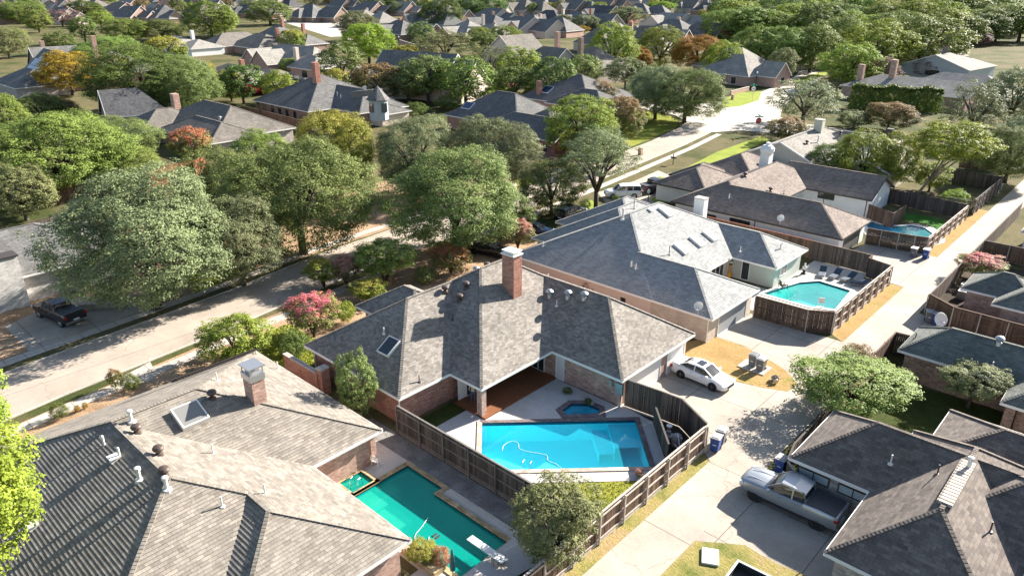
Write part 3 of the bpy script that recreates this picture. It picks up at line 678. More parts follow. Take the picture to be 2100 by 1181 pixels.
# --- the house in the middle
W1 = [dict(r=(-46.4,-31.6,30.94,48.55,2.5,.66), adj=(0,-3.1,0,0), wm='br_red'), dict(r=(-46.35,-34.8,26.25,36.9,2.5,.66), ax='y', ends=('h','n'), wm='br_red'),
      dict(r=(-36.9,-25.1,38.55,48.62,2.5,.66), ends=('n','h'), wm='br_pink'), dict(r=(-49.6,-42.0,33.4,39.6,2.45,.6), wm='br_pink', ov=.6)]
h1, r1 = house('brick_house', 'red brick house with weathered hip roof and tall red chimney, beside the bright blue pool', W1, 'br_red', 'sh_h1', course=.16, lift=.006)
chimney(h1, -36.6, 39.45, 1.25, .95, 5.0, 8.9, 'br_red')
for (x, y, k) in ((-41.5,41.6,'turbine'),(-38.9,36.6,'turbine'),(-40.0,35.4,'turbine'),(-38.6,35.6,'turbine'),(-37.9,34.2,'pipedk'),(-35.2,28.4,'pipedk'),(-38.0,41.4,'turbine'),(-41.8,40.6,'turbine_lt'),(-35.0,42.2,'turbine_lt'),(-33.4,42.6,'turbine_lt'),(-32.0,42.9,'turbine_lt'),(-33.8,41.7,'pipe'),(-37.5,45,'pipe'),(-40.1,29.3,'pipe')): vent(h1, W1, x, y, k)
a = on_roof(W1, 799, 713); skylight(h1, W1, a[0], a[1], 1.25, 1.5, 'glass', .22)
MB().box(-32.15,-31.7,31.05,31.5,0,2.5).build('column', M['br_pink'], h1); downspout(h1, -32.25, 31.2, .1, 2.4)
MB().box(-34.65,-34.55,31.5,38.3,.0,2.45).build('wall', M['trim'], h1)
win(h1, 'x', -34.55, 33.0, .1, 2.15, 1.6, 1, bars=1, name='patio_door'); win(h1, 'x', -34.55, 36.3, .1, 2.15, 2.6, 1, bars=2, name='patio_door')
win(h1, 'y', 39.0, -33.3, .1, 2.15, 1.3, -1, bars=1, proud=.02)
win(h1, 'y', 39.0, -31.1, .05, 2.1, .85, -1, 'door_white', bars=0, name='door')
win(h1, 'x', -25.55, 42.1, .02, 2.15, 4.6, 1, 'door_white', bars=0, name='garage_door'); win(h1, 'x', -25.55, 46.6, .02, 2.15, 2.6, 1, 'door_white', bars=0, name='garage_door')
for x, y in ((-35.3,26.62),(-45.6,26.6)): downspout(h1, x, y, 0, 2.4)
MB().box(-25.8,-25.2,38.75,38.95,1.1,2.0).box(-25.5,-25.35,38.8,38.93,0,1.1).box(-26.4,-26.15,38.8,38.97,1.5,1.95).build('meter_box', M['metal'], h1)
# --- slate coloured house to its right
W2 = [dict(r=(-48.2,-31.2,51.9,74.2,2.5,.5), wm='stucco', hc={2:.54}), dict(r=(-35.9,-25.4,51.93,60.7,2.5,.5), ends=('n','h'), wm='br_cream'), dict(r=(-35.3,-26.5,66.6,74.17,2.5,.505), ax='x', ends=('n','h'), wm='sid_sage', adj=(0,0,.4,0)),
      dict(r=(-50.2,-37,57.3,74.0,2.45,.5), wm='stucco', adj=(0,-8,0,0)), dict(r=(-52.0,-41,63.5,75.5,2.4,.5), wall=False)]
h2, r2 = house('slate_roofed_house', 'cream house with slate grey hip roof and row of white skylights, beside the turquoise pool', W2, 'stucco', 'sh_grey', lift=.026)
for px in ((1397,511),(1429,497),(1456,485)):
    a = on_roof(W2, px[0], px[1]); skylight(h2, W2, a[0], a[1], 1.6, 1.0, 'trim', .25)
a = on_roof(W2, 1365, 436); skylight(h2, W2, a[0], a[1], 1.6, 1.0, 'trim', .25); a = on_roof(W2, 1334, 432); skylight(h2, W2, a[0], a[1], .55, .55, 'trim', .2)
chimney(h2, -37.8, 71.3, 1.2, .9, 3.4, 6.4, 'white', 'plain')
for px, k, z in (((1372,523),'pipedk',4.6),((1114,505),'pipe',4),((1277,450),'flue',5.2),((1294,548),'elbow',3.9),((1303,553),'elbow',3.8),((1300,428),'pipedk',5.9),((1600,512),'elbow',3.2),((1518,517),'pipe',3.6)):
    a = on_roof(W2, *px); vent(h2, W2, a[0], a[1], k, 1.0 if 'dk' in k or k == 'flue' else .5)
win(h2, 'x', -25.85, 56.6, .02, 2.1, 5.2, 1, 'door_grey', bars=0, name='garage_door'); win(h2, 'y', 52.38, -34.6, .9, 1.6, .55, -1, 'glass', 'trim_dk', bars=0)
win(h2, 'y', 67.45, -30.0, .1, 2.1, .9, -1, 'glass', bars=0, name='door'); win(h2, 'x', -26.95, 69.4, .9, 1.9, 1.6, 1); win(h2, 'x', -31.65, 64.5, .1, 2.1, 2.6, 1, bars=2, name='patio_door')
downspout(h2, -25.9, 52.3, 0, 2.5)
# --- white house with brown roofs
W3 = [dict(r=(-46.6,-36.4,79.8,104.0,2.5,.5), hc={2:.88}), dict(r=(-41.0,-25.05,79.75,88.7,2.5,.5), ends=('n','h')), dict(r=(-41.0,-27.9,97.4,106.3,2.5,.5), ends=('n','g')),
      dict(r=(-53.4,-45,86.2,96.5,2.4,.48)), dict(r=(-54.4,-48,92.0,99.4,2.3,.48)), dict(r=(-53,-44,97.5,108.5,2.4,.48))]
h3, r3 = house('white_house', 'low white house with long umber brown roof and dark trim, behind the slate roofed house', W3, 'white', 'sh_dbrown', facia='trim_dk', lift=.026)
r3.data.materials[0] = M['sh_brown']
chimney(h3, -42.6, 97.6, 1.3, 1.3, 4.2, 6.2, 'white', 'none'); MB().lathe([(.75,0),(.95,.35),(.95,.8),(.6,1.15),(.25,1.2)], (-42.6,97.6,6.2), 12).lathe([(.3,1.2),(.3,1.55),(.12,1.6)], (-42.6,97.6,6.2), 8).build('chimney_cap', M['white'], h3)
for px, k, z in (((1560,338),'turbine',5.4),((1528,363),'turbine',4.9),((1580,394),'turbine',4.2),((1607,398),'pipedk',3.8),((1495,408),'elbow',3.8),((1502,421),'pipedk',3.5),((1478,372),'pipe',3.9)):
    a = on_roof(W3, *px); vent(h3, W3, a[0], a[1], k)
win(h3, 'x', -25.5, 84.2, .02, 2.1, 5.0, 1, 'door_dark', 'trim_dk', bars=0, name='garage_door'); win(h3, 'y', 80.2, -41.0, 1.2, 1.8, 1.4, -1, 'glass', 'trim_dk'); win(h3, 'y', 80.2, -37.2, .6, 2.0, 2.6, -1, 'glass', 'trim_dk', bars=2)
win(h3, 'y', 97.85, -33.8, 1.4, 2.3, 2.2, -1, 'glass', 'trim_dk')
for x, y in ((-28.6,97.8),(-35.3,80.15),(-34,97.8),(-46.1,80.2)): downspout(h3, x, y, 0, 2.5, 'trim_dk')
# --- taupe house bottom left
W4 = [dict(r=(-48.3,-25.7,2.9,18.1,2.5,.42), hc={1:2, 4:.65}), dict(r=(-48.28,-32.7,10.4,23.2,2.5,.42), ax='y', ends=('n','h')), dict(r=(-30.9,-23.8,8.3,18.08,2.5,.42), ax='x', ends=('n','h'))]
h4, r4 = house('taupe_roofed_house', 'large house with low taupe hip roof in lower left, between green pool and street', W4, 'br_pink', 'sh_tan')
chimney(h4, -38.3, 18.0, 1.05, .85, 4.0, 6.3, 'br_pink', 'metal')
M['acrylic'] = mat('skylight_acrylic', (.2,.195,.185), .25); a = on_roof(W4, 390, 855); skylight(h4, W4, a[0], a[1], 1.6, 1.6, 'acrylic', .3)
for px, k, z in (((282,889),'turbine',5.6),((327,933),'turbine',5.7),((339,978),'turbine',5.6),((436,817),'turbine',5.2),((437,929),'pipe',4.3),((544,1012),'pipe',4.1),((456,1038),'pipe',4.6),((343,1005),'flue',5.2),((287,985),'flue',5.0),((234,944),'box',4.8),((246,938),'elbow',4.8),((214,913),'elbow',5.2),((527,823),'box',5.0),((68,1082),'box',3.2),((270,865),'flue',5.6),((570,757),'pipe',3.5),((446,781),'pipe',4.4)):
    a = on_roof(W4, *px); vent(h4, W4, a[0], a[1], k, .6)
MB().box(-33.35,-32.95,22.4,22.8,0,2.5).build('column', M['br_pink'], h4); MB().box(-33.0,-32.9,18.2,22.4,2.1,2.45).build('beam', M['trim'], h4)
st = MB()  # two long rows of dark slats raised along the front slope
for i in range(46):
    y = 12.6 + i*.21; z = roofz(W4, -46.9, y)
    if i < 40: st.bar((-46.6, y, z+.12), (-46.0, y, z+.30), .06, .04)
    if i > 14: st.bar((-47.9, y+1.2, z-.22), (-47.3, y+1.2, z-.04), .06, .04)
st.box(-46.65,-46.6,12.5,20.9,2.95,3.25).box(-47.95,-47.9,16.6,23.0,2.5,2.9); st.build('roof_dark_slats', M['trim_dk'], h4)
# --- brown house bottom right
W5 = [dict(r=(-12.6,4,37.9,44.9,2.5,.66), wm='br_grey'), dict(r=(-8.0,-.4,31.5,46.0,2.5,.66), ax='y', wm='br_grey'), dict(r=(-5.5,9,36.6,44.85,2.5,.64), wm='br_grey'), dict(r=(-7.0,6,43.4,50.2,2.5,.5), wm='br_grey'), dict(r=(1.5,10,26,40,2.5,.6), wm='br_grey')]
h5, r5 = house('brown_roofed_house', 'house with steep brown hip roofs in lower right corner, behind the silver pickup', W5, 'br_grey', 'sh_dbrown', lift=.006)
win(h5, 'y', 38.35, -11.2, 1.3, 1.95, 1.9, -1, 'glass_light', 'trim_dk'); win(h5, 'y', 38.35, -8.9, 1.3, 1.95, 1.7, -1, 'glass_light', 'trim_dk')
for px, k, z in (((1922,972),'pipedk',3.8),((1985,962),'flue',4.6),((2030,1090),'pipedk',3.9),((1826,951),'pipe',3.5)):
    a = on_roof(W5, *px); vent(h5, W5, a[0], a[1], k, .6)
rv = MB()
for i in range(16): rv.box(-4.55,-3.85,35.8+i*.29,36.02+i*.29,4.96,5.12)
rv.build('ridge_vent', M['walk'], h5)
# --- sage roofed house mid right
W6 = [dict(r=(-12.3,8,56.8,62.2,2.5,.66), wm='br_brown'), dict(r=(-4.8,8,53.5,62.0,2.5,.6), wm='br_brown', adj=(.5,0,.6,0))]
h6, r6 = house('sage_roofed_house', 'brown brick house with long dark sage green roof right of the alley', W6, 'br_brown', 'sh_green')
MB().box(-4.5,-3.9,54.0,54.6,0,2.5).build('column', M['br_brown'], h6)
for px, k, z in (((2048,706),'turbine_lt',3.6),((2034,755),'pipe',3.0),((1877,694),'pipedk',2.9)): a = on_roof(W6, *px); vent(h6, W6, a[0], a[1], k)
W7 = [dict(r=(-12.0,-6.0,73.5,78.6,2.5,.6), wm='br_pink'), dict(r=(-9.1,2,71.4,77.5,2.5,.6), wm='br_pink', adj=(.3,0,0,0)), dict(r=(-6,6,79,86,2.5,.6), wm='br_pink')]
h7, r7 = house('rose_brick_house', 'rose brick house with dark sage stepped roofs at right edge, inside the tall brown fence', W7, 'br_pink', 'sh_green')
W7b = [dict(r=(-11.4,4,96.0,103,2.5,.5), wm='white'), dict(r=(-10,4,109,116,2.5,.5), wm='br_pink')]
h7b, _ = house('pale_house', 'pale walled house with grey roof cut off by right edge, behind tall dark fences', W7b[:1], 'white', 'sh_far3')
W9 = [dict(r=(-51.6,-40.0,109.0,131,3.0,.45), ax='y', ends=('g','h'), wm='sid_cream'), dict(r=(-48,-33,121,131.0,3.0,.45), wm='sid_cream'), dict(r=(-38,-30,112,126,2.6,.4), ends=('g','h'), wm='sid_cream')]
h9, _ = house('cream_gable_house', 'cream sided house with wide gable and pale grey roof, beyond the brown roofs', W9, 'sid_cream', 'sh_far3')
chimney(h9, -45.3, 122.5, 1.3, 1.2, 4.5, 7.2, 'sid_cream', 'plain'); chimney(h9, -36.0, 128.0, .9, .9, 3.5, 6.2, 'trim_dk', 'none')
for x, y, k in ((-43.8,114.5,'turbine'),(-43.3,117.5,'flue'),(-42.6,125,'turbine'),(-36,118,'turbine_lt')): vent(h9, W9, x, y, k, 1.0)

# ------------------------------------------------------------------ houses across the street and beyond
R = random.Random(7)
W12 = [dict(r=(-91,-77.4,2.0,26,2.8,.42), ax='y', wm='br_wash')]
h12, _ = house('whitewashed_house', 'whitewashed brick house at left edge, half hidden by the big grey oak', W12, 'br_wash', 'sh_far2')
MB().box(-78.6,-77.0,7.0,15.6,0,5.0).build('wall', M['br_wash'], h12); MB().box(-78.7,-76.9,6.9,15.7,5.0,5.12).box(-78.4,-77.4,12,13,5.12,5.7).build('parapet_cap', M['trim_dk'], h12)
W13 = [dict(r=(-149.5,-123,57.5,73.5,2.7,.5), wm='br_grey'), dict(r=(-151,-140,52.4,66,2.7,.5), wm='br_grey'), dict(r=(-141,-121,55.8,66,2.7,.45), wm='br_grey')]
h13, _ = house('sand_hip_house', 'wide sand coloured hip roof house behind clipped green ball and red crape myrtle', W13, 'br_grey', 'sh_far')
chimney(h13, -147.5, 62.5, 1.4, 1.2, 3, 7.6, 'br_pink', 'none'); vent(h13, W13, -129, 62, 'turbine_lt')
W14 = [dict(r=(-158.6,-136,84.5,107,2.7,.5), wm='br_brown'), dict(r=(-150,-126.5,90.5,103.5,2.7,.55), wm='br_pink'), dict(r=(-133,-122.5,93,101,2.5,.4), wm='stucco')]
h14, _ = house('turret_house', 'brick house with tall chimney and small white turret dormer, mid left across the street', W14, 'br_brown', 'sh_far2')
chimney(h14, -145.2, 93.2, 1.5, 1.2, 5, 11.2, 'br_red', 'none')
for x in (-157,-154.5,-151,-148,-145,-142): win(h14, 'y', 84.95, x, .6, 2.3, 1.1, -1, bars=0, fm='trim_dk')
tx, ty = at(778,240,2.5); MB().lathe([(1.9,2.0),(1.9,6.0)], (tx,ty,0), 8).build('turret_wall', M['sid_grey'], h14)
MB().lathe([(2.4,5.9),(2.4,6.0),(.05,8.6)], (tx,ty,0), 8).bar((tx-7,ty-.2,6.3),(tx,ty,7.4),2.6,1.2).build('roof', M['sh_far2'], h14); MB().box(tx+1.75,tx+1.95,ty-.6,ty+.6,3.6,5.4).box(tx-.6,tx+.6,ty-1.95,ty-1.75,3.6,5.4).build('window', M['glass'], h14)
for x, y in ((-146.5,98),(-139,94),(-137,93.5),(-131,95)): vent(h14, W14, x, y, 'pipe', .8)
W16 = [dict(r=(-113,-92.7,101.5,117,2.7,.6), wm='br_red'), dict(r=(-98,-79.5,96.5,106,2.7,.6), wm='br_dkred', ends=('h','g')), dict(r=(-95,-84,101,112,2.7,.6), wm='br_red')]
h16, _ = house('arched_window_house', 'dark red brick house with tall windows behind the silvery oaks', W16, 'br_red', 'sh_far2')
for y in (99.6,101.3,103.0): win(h16, 'x', -79.95, y, .5, 3.0, 1.1, 1, bars=0, fm='br_pink')
for x in (-86,-84,-82): win(h16, 'y', 96.95, x, .5, 2.4, 1.1, -1, bars=0, fm='br_pink')
skylight(h16, W16, -109, 104.5, 2.4, 2.0, 'solar')
W17 = [dict(r=(-118,-97,129,149,2.7,.5), wm='br_pink'), dict(r=(-108,-92,127,139,2.7,.5), wm='br_pink')]
h17, _ = house('grey_hip_house', 'house with grey hip roof and square skylight left of the corner lawn', W17, 'br_pink', 'sh_far2')
skylight(h17, W17, -112, 132.5, 2.6, 2.6, 'solar'); chimney(h17, -113.0, 131, 1, 1, 3, 6.5, 'br_red', 'none')

def far_house(S, Wd, L, rot, wings, label, wall, roofm, name='house', z=2.8, group=None, ch=(), wins=()):
    p = at(S[0], S[1], z)
    ws = [dict(r=(-L, 0, 0, Wd, z, wings[0][4] if len(wings[0]) > 4 else .6), ends=wings[0][3] if len(wings[0]) > 3 else ('h','h'), ov=.4)] if False else []
    for wg in wings: ws.append(dict(r=wg[0], ends=wg[1], ax=wg[2] if len(wg) > 2 else None, ov=.4))
    t, r = house(name, label, ws, wall, roofm, (p[0], p[1], 0), rad(rot), group, caps=False, course=0)
    for c in ch: chimney(t, c[0], c[1], 1.4, 1.1, 3, c[2], c[3] if len(c) > 3 else 'br_red', 'none')
    for (ax, c, a, z0, z1, wd, sg) in wins: win(t, ax, c, a, z0, z1, wd, sg, bars=0)
    return t
H_ = ('h','h'); G_ = ('g','g'); HG = ('h','g'); GH = ('g','h')
def p15(u, v, z=3): return at(u, v, z)
a, b = p15(947,188), p15(1010,174); ang = math.degrees(math.atan2(b[1]-a[1], b[0]-a[0])) - 90; wl = math.hypot(b[0]-a[0], b[1]-a[1])
far_house((947,188), 0, 0, ang, [((-16,0,0,wl,3,.95), HG), ((-30,-6,-.5,wl+1.5,3.2,.95), G_)], 'house with steep dark roof and big pale triangular gable', 'stucco', 'sh_far2', name='steep_gable_house', z=3, wins=[('y', .4, -3, .6, 2.3, 2.2, -1)])
far_house((752,168), 0, 0, -4, [((-9,0,0,24,2.8,.8), GH, 'y'), ((-6,12,6,15,2.8,.7), H_), ((-16,-4,9,19,2.8,.7), H_)], 'red gabled house with rosy roof between the round olive tree and the turret dormer', 'br_dkred', 'sh_far')
far_house((1131,136), 0, 0, -6, [((-16,0,0,12,4.6,.75), HG), ((-30,-9,-3,10,4.6,.7), G_, 'y'), ((-4,12,6,20,4.6,.7), H_)], 'two storey pale gabled house with side chimney, above the red wooden fence', 'stucco', 'sh_far', name='two_storey_house', z=4.6, ch=[(6,5.5,12.5,'br_brown'),(-9,11,13,'br_pink')], wins=[('y', .4, -12, 1, 2.3, 4.5, -1)])
far_house((69,160), 0, 0, -4, [((-15,0,0,14,4.2,.85), G_), ((-26,-11,4,16,4.2,.8), G_, 'y'), ((-34,2,12,32,4.0,.5), H_)], 'house with blue solar panels on steep dark roof near upper left corner', 'br_brown', 'sh_far2', name='solar_panel_house', z=4.2, ch=[(-4,17,13.5,'br_pink'),(-30,10,11,'br_pink')], wins=[('y', .4, -20, .8, 2.4, 3, -1)])
sp = [o for o in COL.objects if o.name == 'solar_panel_house'][0]; n_ = Vector((0,-.648,.762)); pm = MB()
for i in range(5):
    for j in range(3):
        if (i, j) in ((4,2),(3,2),(0,2)): continue
        yb = .8 + j*1.75; xb = -13.2 + i*2.4; z0 = 4.2 + .85*yb; z1 = 4.2 + .85*(yb+1.65)
        pm.quad((xb,yb,z0+.09),(xb+2.3,yb,z0+.09),(xb+2.3,yb+1.65,z1+.09),(xb,yb+1.65,z1+.09))
pm.build('solar_array', M['solar'], sp)
far_house((438,97), 0, 0, -2, [((-16,0,0,26,2.8,.55), H_, 'y'), ((-6,20,8,26,2.8,.5), H_)], 'long tan hip roof house with small vents, left of the row of gabled roofs', 'br_brown', 'sh_far', ch=[(14,20,9.5)])
far_house((563,92), 0, 0, 4, [((-22,0,0,20,3,.65), H_), ((-3,12,6,18,2.8,.6), H_)], 'house with broad dark slate hip roof and two brick chimneys near the tan street', 'br_brown', 'sh_far2', ch=[(-9,11,12),(-2,16,10)])
far_house((541,134), 0, 0, 3, [((-8,2,0,9,3,.8), G_, 'y'), ((-18,-9,3,12,3,.8), G_, 'y'), ((-16,16,6,20,3,.7), H_), ((8,24,1,12,3,.6), H_)], 'low house with a row of small rosy gables and white entry', 'br_pink', 'sh_far3', ch=[(12,4,8.5,'stucco')], wins=[('y', 1.4, 19, .4, 2.6, 3, -1)])
far_house((474,175), 0, 0, 0, [((-24,0,0,16,2.8,.45), H_), ((-12,6,8,20,2.8,.45), H_)], 'tan roofed house among gold tipped trees, left of the low house with rosy gables', 'br_pink', 'sh_far', ch=[(-12,10,7.5)])
far_house((300,38), 0, 0, 8, [((-18,8,0,16,3,.7), H_), ((-14,-4,-4,8,3,.8), GH, 'y'), ((6,22,2,16,3,.6), H_)], 'broad tan roofed house behind trees at the top left', 'br_pink', 'sh_far', ch=[(-16,9,10)])
far_house((95,28), 0, 0, -8, [((-16,0,0,14,3.5,.8), G_), ((-4,18,4,18,3.5,.7), HG)], 'steep pale roofed house with tall chimney left of the brown tinged tree', 'br_grey', 'sh_far3', ch=[(-5,9,13)])
far_house((350,100), 0, 0, 0, [((-22,0,0,16,2.8,.45), H_), ((-8,8,4,18,2.8,.4), H_)], 'low house with pale roof and round white flue, amid dark green trees upper left', 'white', 'sh_far3', ch=[(-6,12,8.5,'white')])
far_house((30,182), 0, 0, 0, [((-20,0,0,14,2.8,.5), H_)], 'low grey roof house at left edge below the solar panel house', 'br_grey', 'sh_far2')
t_ = far_house((195,245), 0, 0, -12, [((-9.6,0,2,14,2.8,1.0), GH, 'y'), ((-17,-11,4,11,2.8,1.0), GH, 'y'), ((-20,-7,8,16,2.8,.8), H_)], 'brick house with arched blue window in steep dark gable, behind the large left oak', 'br_brown', 'sh_dark', name='dark_gable_house')
MB().box(-6.2,-3.4,2.28,2.36,.6,2.6).lathe([(1.4,0),(1.4,.08)], (-4.8,2.28,2.6), 16, axis='y').build('window', M['glass_light'], t_)
far_house((1535,158), 0, 0, -8, [((-18,0,0,14,2.8,.7), H_), ((-4,6,4,12,2.8,.95), HG), ((-26,-6,8,24,3.2,.7), H_)], 'brick and stone gabled house at the street corner behind the yellow tinted trees', 'br_pink', 'sh_far3', wins=[('x', 5.6, 8, .4, 2.6, 2, 1), ('y', .4, -5, .3, 2.3, 1.8, -1), ('y', .4, -9, .3, 2.3, 1.8, -1)])
W10 = [dict(r=(-62,-46,258,285,4.0,.45), ax='y', ends=('g','h'), wm='sid_grey')]
far_house((2062,150), 0, 0, -8, [((-29,-9,0,20,4.0,.35), GH, 'y'), ((-34,-12,16,26,3.5,.4), H_)], 'blue grey sided house with white framed window in the upper right', 'sid_grey', 'sh_far3', z=4.2, ch=[(-22,14,12,'br_grey'),(-30,18,11,'white')], wins=[('y', .4, -19, 1.6, 3.3, 4.2, -1)])
far_house((1985,205), 0, 0, -6, [((-30,0,0,14,3,.4), HG), ((-20,6,8,24,3,.45), H_)], 'pale flat pitched roof house with two brick chimneys beyond the long clipped hedge', 'br_pink', 'sh_far3', ch=[(-20,6,9.5,'br_pink'),(-27,4,8,'br_pink')])
far_house((1960,120), 0, 0, -6, [((-26,0,0,12,3,.4), H_)], 'low tan roof house between plum tree and the blue grey sided house', 'br_grey', 'sh_far')
# gabled roofs of the back rows
adj = ['slate grey', 'pale tan', 'charcoal', 'dusty brown']; place = []
far_px = [((640,38),'roof with twin steep gables beside the tan street, left of the big lime tree'),((735,48),'rosy brick house with three small gables and tall chimney left of olive tree'),((822,74),'pale roof corner peeping between olive tree and blue green roof'),((866,52),'blue green hip roof with two skylights between dark trees'),((955,76),'grey roof low behind the pale olive trees'),
 ((1008,62),'broad charcoal hip roof right of the tall dark tree clump'),((1062,66),'slate roof with bright gable above the two storey house'),((1104,66),'dark roof with rosy brick chimney behind red tipped shrub'),((1148,50),'roof with bright white vertical slope near the top edge'),((1196,52),'dark ridge roof with pale triangular slope right of round green shrub'),
 ((1242,38),'charcoal roof with pale east slope above the grey olive trees'),((1292,96),'navy roof part hidden behind the yellow green tree'),((1322,92),'stepped dark roof with bright white slope right of the yellow green tree'),((1384,52),'slate hip roof with two pale ridges right of small yellow tree'),((1404,78),'dark roof with brick gable left of the dense green tree at the corner'),
 ((1330,30),'rosy gable with white chimney at top centre right'),((1466,24),'low charcoal roof with white vents at the top edge'),((1545,22),'long slate roof at top edge above the dense green tree'),((1600,36),'dark roof with pale triangular slope beside the dark round tree'),((1655,36),'pale roof left of the grey green trees at the top right'),((1752,22),'small pale roof between green trees at top right'),
 ((500,30),'pale pointed roof left of the tan street at the top'),((1075,24),'dark ridge and white slope roof at top edge centre'),((1180,22),'second dark roof from the centre chimney at the top edge'),((160,14),'white flat roof at the top edge left'),((560,14),'roof touching the top edge beside the tan street'),((1420,20),'charcoal roof at top edge left of the long slate roof')]
for i, (S, lb) in enumerate(far_px):
    rr = random.Random(i*13+5); L = rr.uniform(23, 30); Wd = rr.uniform(17, 22); k = rr.uniform(.65, .9)
    wings = [((-L, 0, 0, Wd, 3.2, k*.85), rr.choice([H_, HG, H_])), ((-L*.75, -L*.3, -4, Wd*.6, 3.2, k), (('g','h') if rr.random() < .5 else H_), 'y'), ((-L*.4, L*.45, Wd*.35, Wd*1.1, 3.0, k), rr.choice([HG, H_]))]
    far_house(S, 0, 0, rr.uniform(-14, 10), wings, lb, rr.choice(['br_pink','br_brown','stucco','br_red','br_grey']), rr.choice(['sh_far2','sh_far2','sh_far','sh_far3','sh_dark']) if i != 3 else 'sh_green', ch=[(-L*rr.uniform(.2,.7), Wd*.7, rr.uniform(9.5, 12.5), rr.choice(['br_red','br_pink','stucco']))])
# rows beyond, out to the horizon
ANCH = [((640,38),'twin gable roof'),((735,48),'rosy brick gables'),((866,52),'blue green roof'),((955,76),'low grey roof'),((1008,62),'broad charcoal roof'),((1148,50),'white sloped roof'),((1242,38),'charcoal roof over olive trees'),((1322,92),'stepped dark roof'),((1384,52),'slate hip roof'),((1466,24),'low charcoal roof'),((1545,22),'long slate roof'),((1655,36),'pale upper right roof'),
 ((1752,22),'small pale roof at top right'),((300,38),'broad tan roof'),((95,28),'steep pale roof'),((438,97),'tan hip roof'),((563,92),'broad dark slate roof'),((758,90),'round lime tree'),((915,95),'pale olive tree'),((1255,105),'yellow green tree'),((1350,90),'bright green tree'),((1430,105),'golden tree'),((1600,125),'dark green tree row'),((1735,130),'large leaved lime tree'),
 ((1830,80),'broad green tree'),((2040,50),'tree over blue house'),((45,25),'tree at the pale field'),((350,92),'house with round white flue'),((240,180),'big dark green clump'),((150,150),'golden orange tree'),((838,170),'round olive tree'),((1131,110),'two storey house'),((500,20),'pale pointed roof'),((1900,20),'wooded top right corner'),((1180,22),'second dark top edge roof'),((700,160),'turret house'),((440,160),'gold tipped trees')]
LAB = {}
def far_label(kind, u, v):
    a = min(ANCH, key=lambda q: (q[0][0]-u)**2 + ((q[0][1]-v)*2)**2); du, dv = u-a[0][0], (v-a[0][1])*1.6
    side = ('right of' if du > 0 else 'left of') if abs(du) > abs(dv) else ('in front of' if dv > 0 else 'behind')
    base = '%s %s the %s' % (kind, side, a[1]); k = LAB.setdefault(base, 0); LAB[base] = k+1
    return base + ['', ', next one', ', third one', ', fourth one', ', fifth one', ', sixth one', ', seventh one', ', eighth one', ', ninth one'][min(k, 8)]
n = 0
for v, du in ((72,0),(40,74),(27,66),(15,58),(6,50),(-3,44),(-13,40)):
    if not du: continue
    for u in range(-40, 2160, du):
        rr = random.Random(u*7+v*131); u2 = u + rr.uniform(-14, 14)
        if v >= 14 and (any(abs(u2-S[0]) < 44 and abs(v-S[1]) < 20 for S, _ in far_px) or u2 > 1540 or 540 < u2 < 700): continue
        if v < 14 and u2 > 1700 and rr.random() < .6: continue
        if rr.random() < .12: continue
        L = rr.uniform(24, 31); Wd = rr.uniform(17, 22); k = rr.uniform(.6, .9); rm = rr.choice(['sh_far2','sh_far','sh_far3','sh_far2'])
        far_house((u2, v + rr.uniform(-2, 2)), 0, 0, rr.uniform(-18, 14), [((-L, 0, 0, Wd, 3.2, k), rr.choice([H_, HG])), ((-L*.6, L*.35, Wd*.3, Wd*.9, 3.2, k), HG)], far_label({'sh_far2':'distant grey roof','sh_far':'distant tan roof','sh_far3':'distant pale roof'}[rm], u2, v), rr.choice(['br_pink','stucco','br_brown']), rm, group='small far roofs near the horizon',
                  ch=[(-L*rr.uniform(.2,.7), Wd*.7, rr.uniform(9, 11.5), 'br_red')] if v > 20 else ())
        n += 1

# ------------------------------------------------------------------ fences
def fence(label, pts, h=1.95, m='wood_dk', rails=1, rm=None, post=2.4, cap=True, z0=0.0, closed=False, boards=.145, pm=None, horizontal=False, group=None):
    """timber fence along pts; rails and posts stand on side rails (+1 = left of travel)"""
    c = pts[0]; t = thing('timber_fence', label, 'fence', (c[0], c[1], 0), 0, group)
    rm = rm or m; pm = pm or rm; rr = random.Random(int(abs(c[0]*91+c[1]*17)))
    pb, rb, cb = MB(), MB(), MB()
    for a, b in zip(pts[:-1], pts[1:]):
        A = Vector((a[0]-c[0], a[1]-c[1], 0)); B = Vector((b[0]-c[0], b[1]-c[1], 0)); d = B-A; L = d.length
        if L < .05: continue
        d.normalize(); nrm = Vector((-d.y, d.x, 0))
        if horizontal:
            k = 0.15
            while k < h:
                pb.bar(A+Vector((0,0,k)), B+Vector((0,0,k)), .03, .12); k += .22
        else:
            n = max(1, int(L/boards)); w_ = L/n
            for i in range(n):
                q = A + d*(i+.5)*w_ + nrm*rr.uniform(-.008, .008); hh = h + rr.uniform(-.02, .015)
                pb.bar(q + Vector((0,0,z0+.04)), q + Vector((0,0,hh)), w_*.955, .022, up=nrm)
            if rails:
                for k in (.3, h*.52, h-.22):
                    o = nrm*rails*.045; rb.bar(A+o+Vector((0,0,k)), B+o+Vector((0,0,k)), .05, .1)
                for k in (.08,): rb.bar(A+nrm*rails*.02+Vector((0,0,k)), B+nrm*rails*.02+Vector((0,0,k)), .045, .15)
        if cap: cb.bar(A+Vector((0,0,h+.03)), B+Vector((0,0,h+.03)), .13, .035)
        if rails or horizontal:
            n = max(1, round(L/post))
            for i in range(n+1):
                if i == n and b is not pts[-1]: continue
                q = A + d*L*i/n + nrm*(rails or 1)*.11
                MB().bar(q, q+Vector((0,0,h-.02)), .09, .09).build('post', M[pm], t)
    if pb.v: pb.build('board_panel' , M[m], t)
    if rb.v: rb.build('rail', M[rm], t)
    if cb.v: cb.build('cap_board', M[rm], t)
    return t
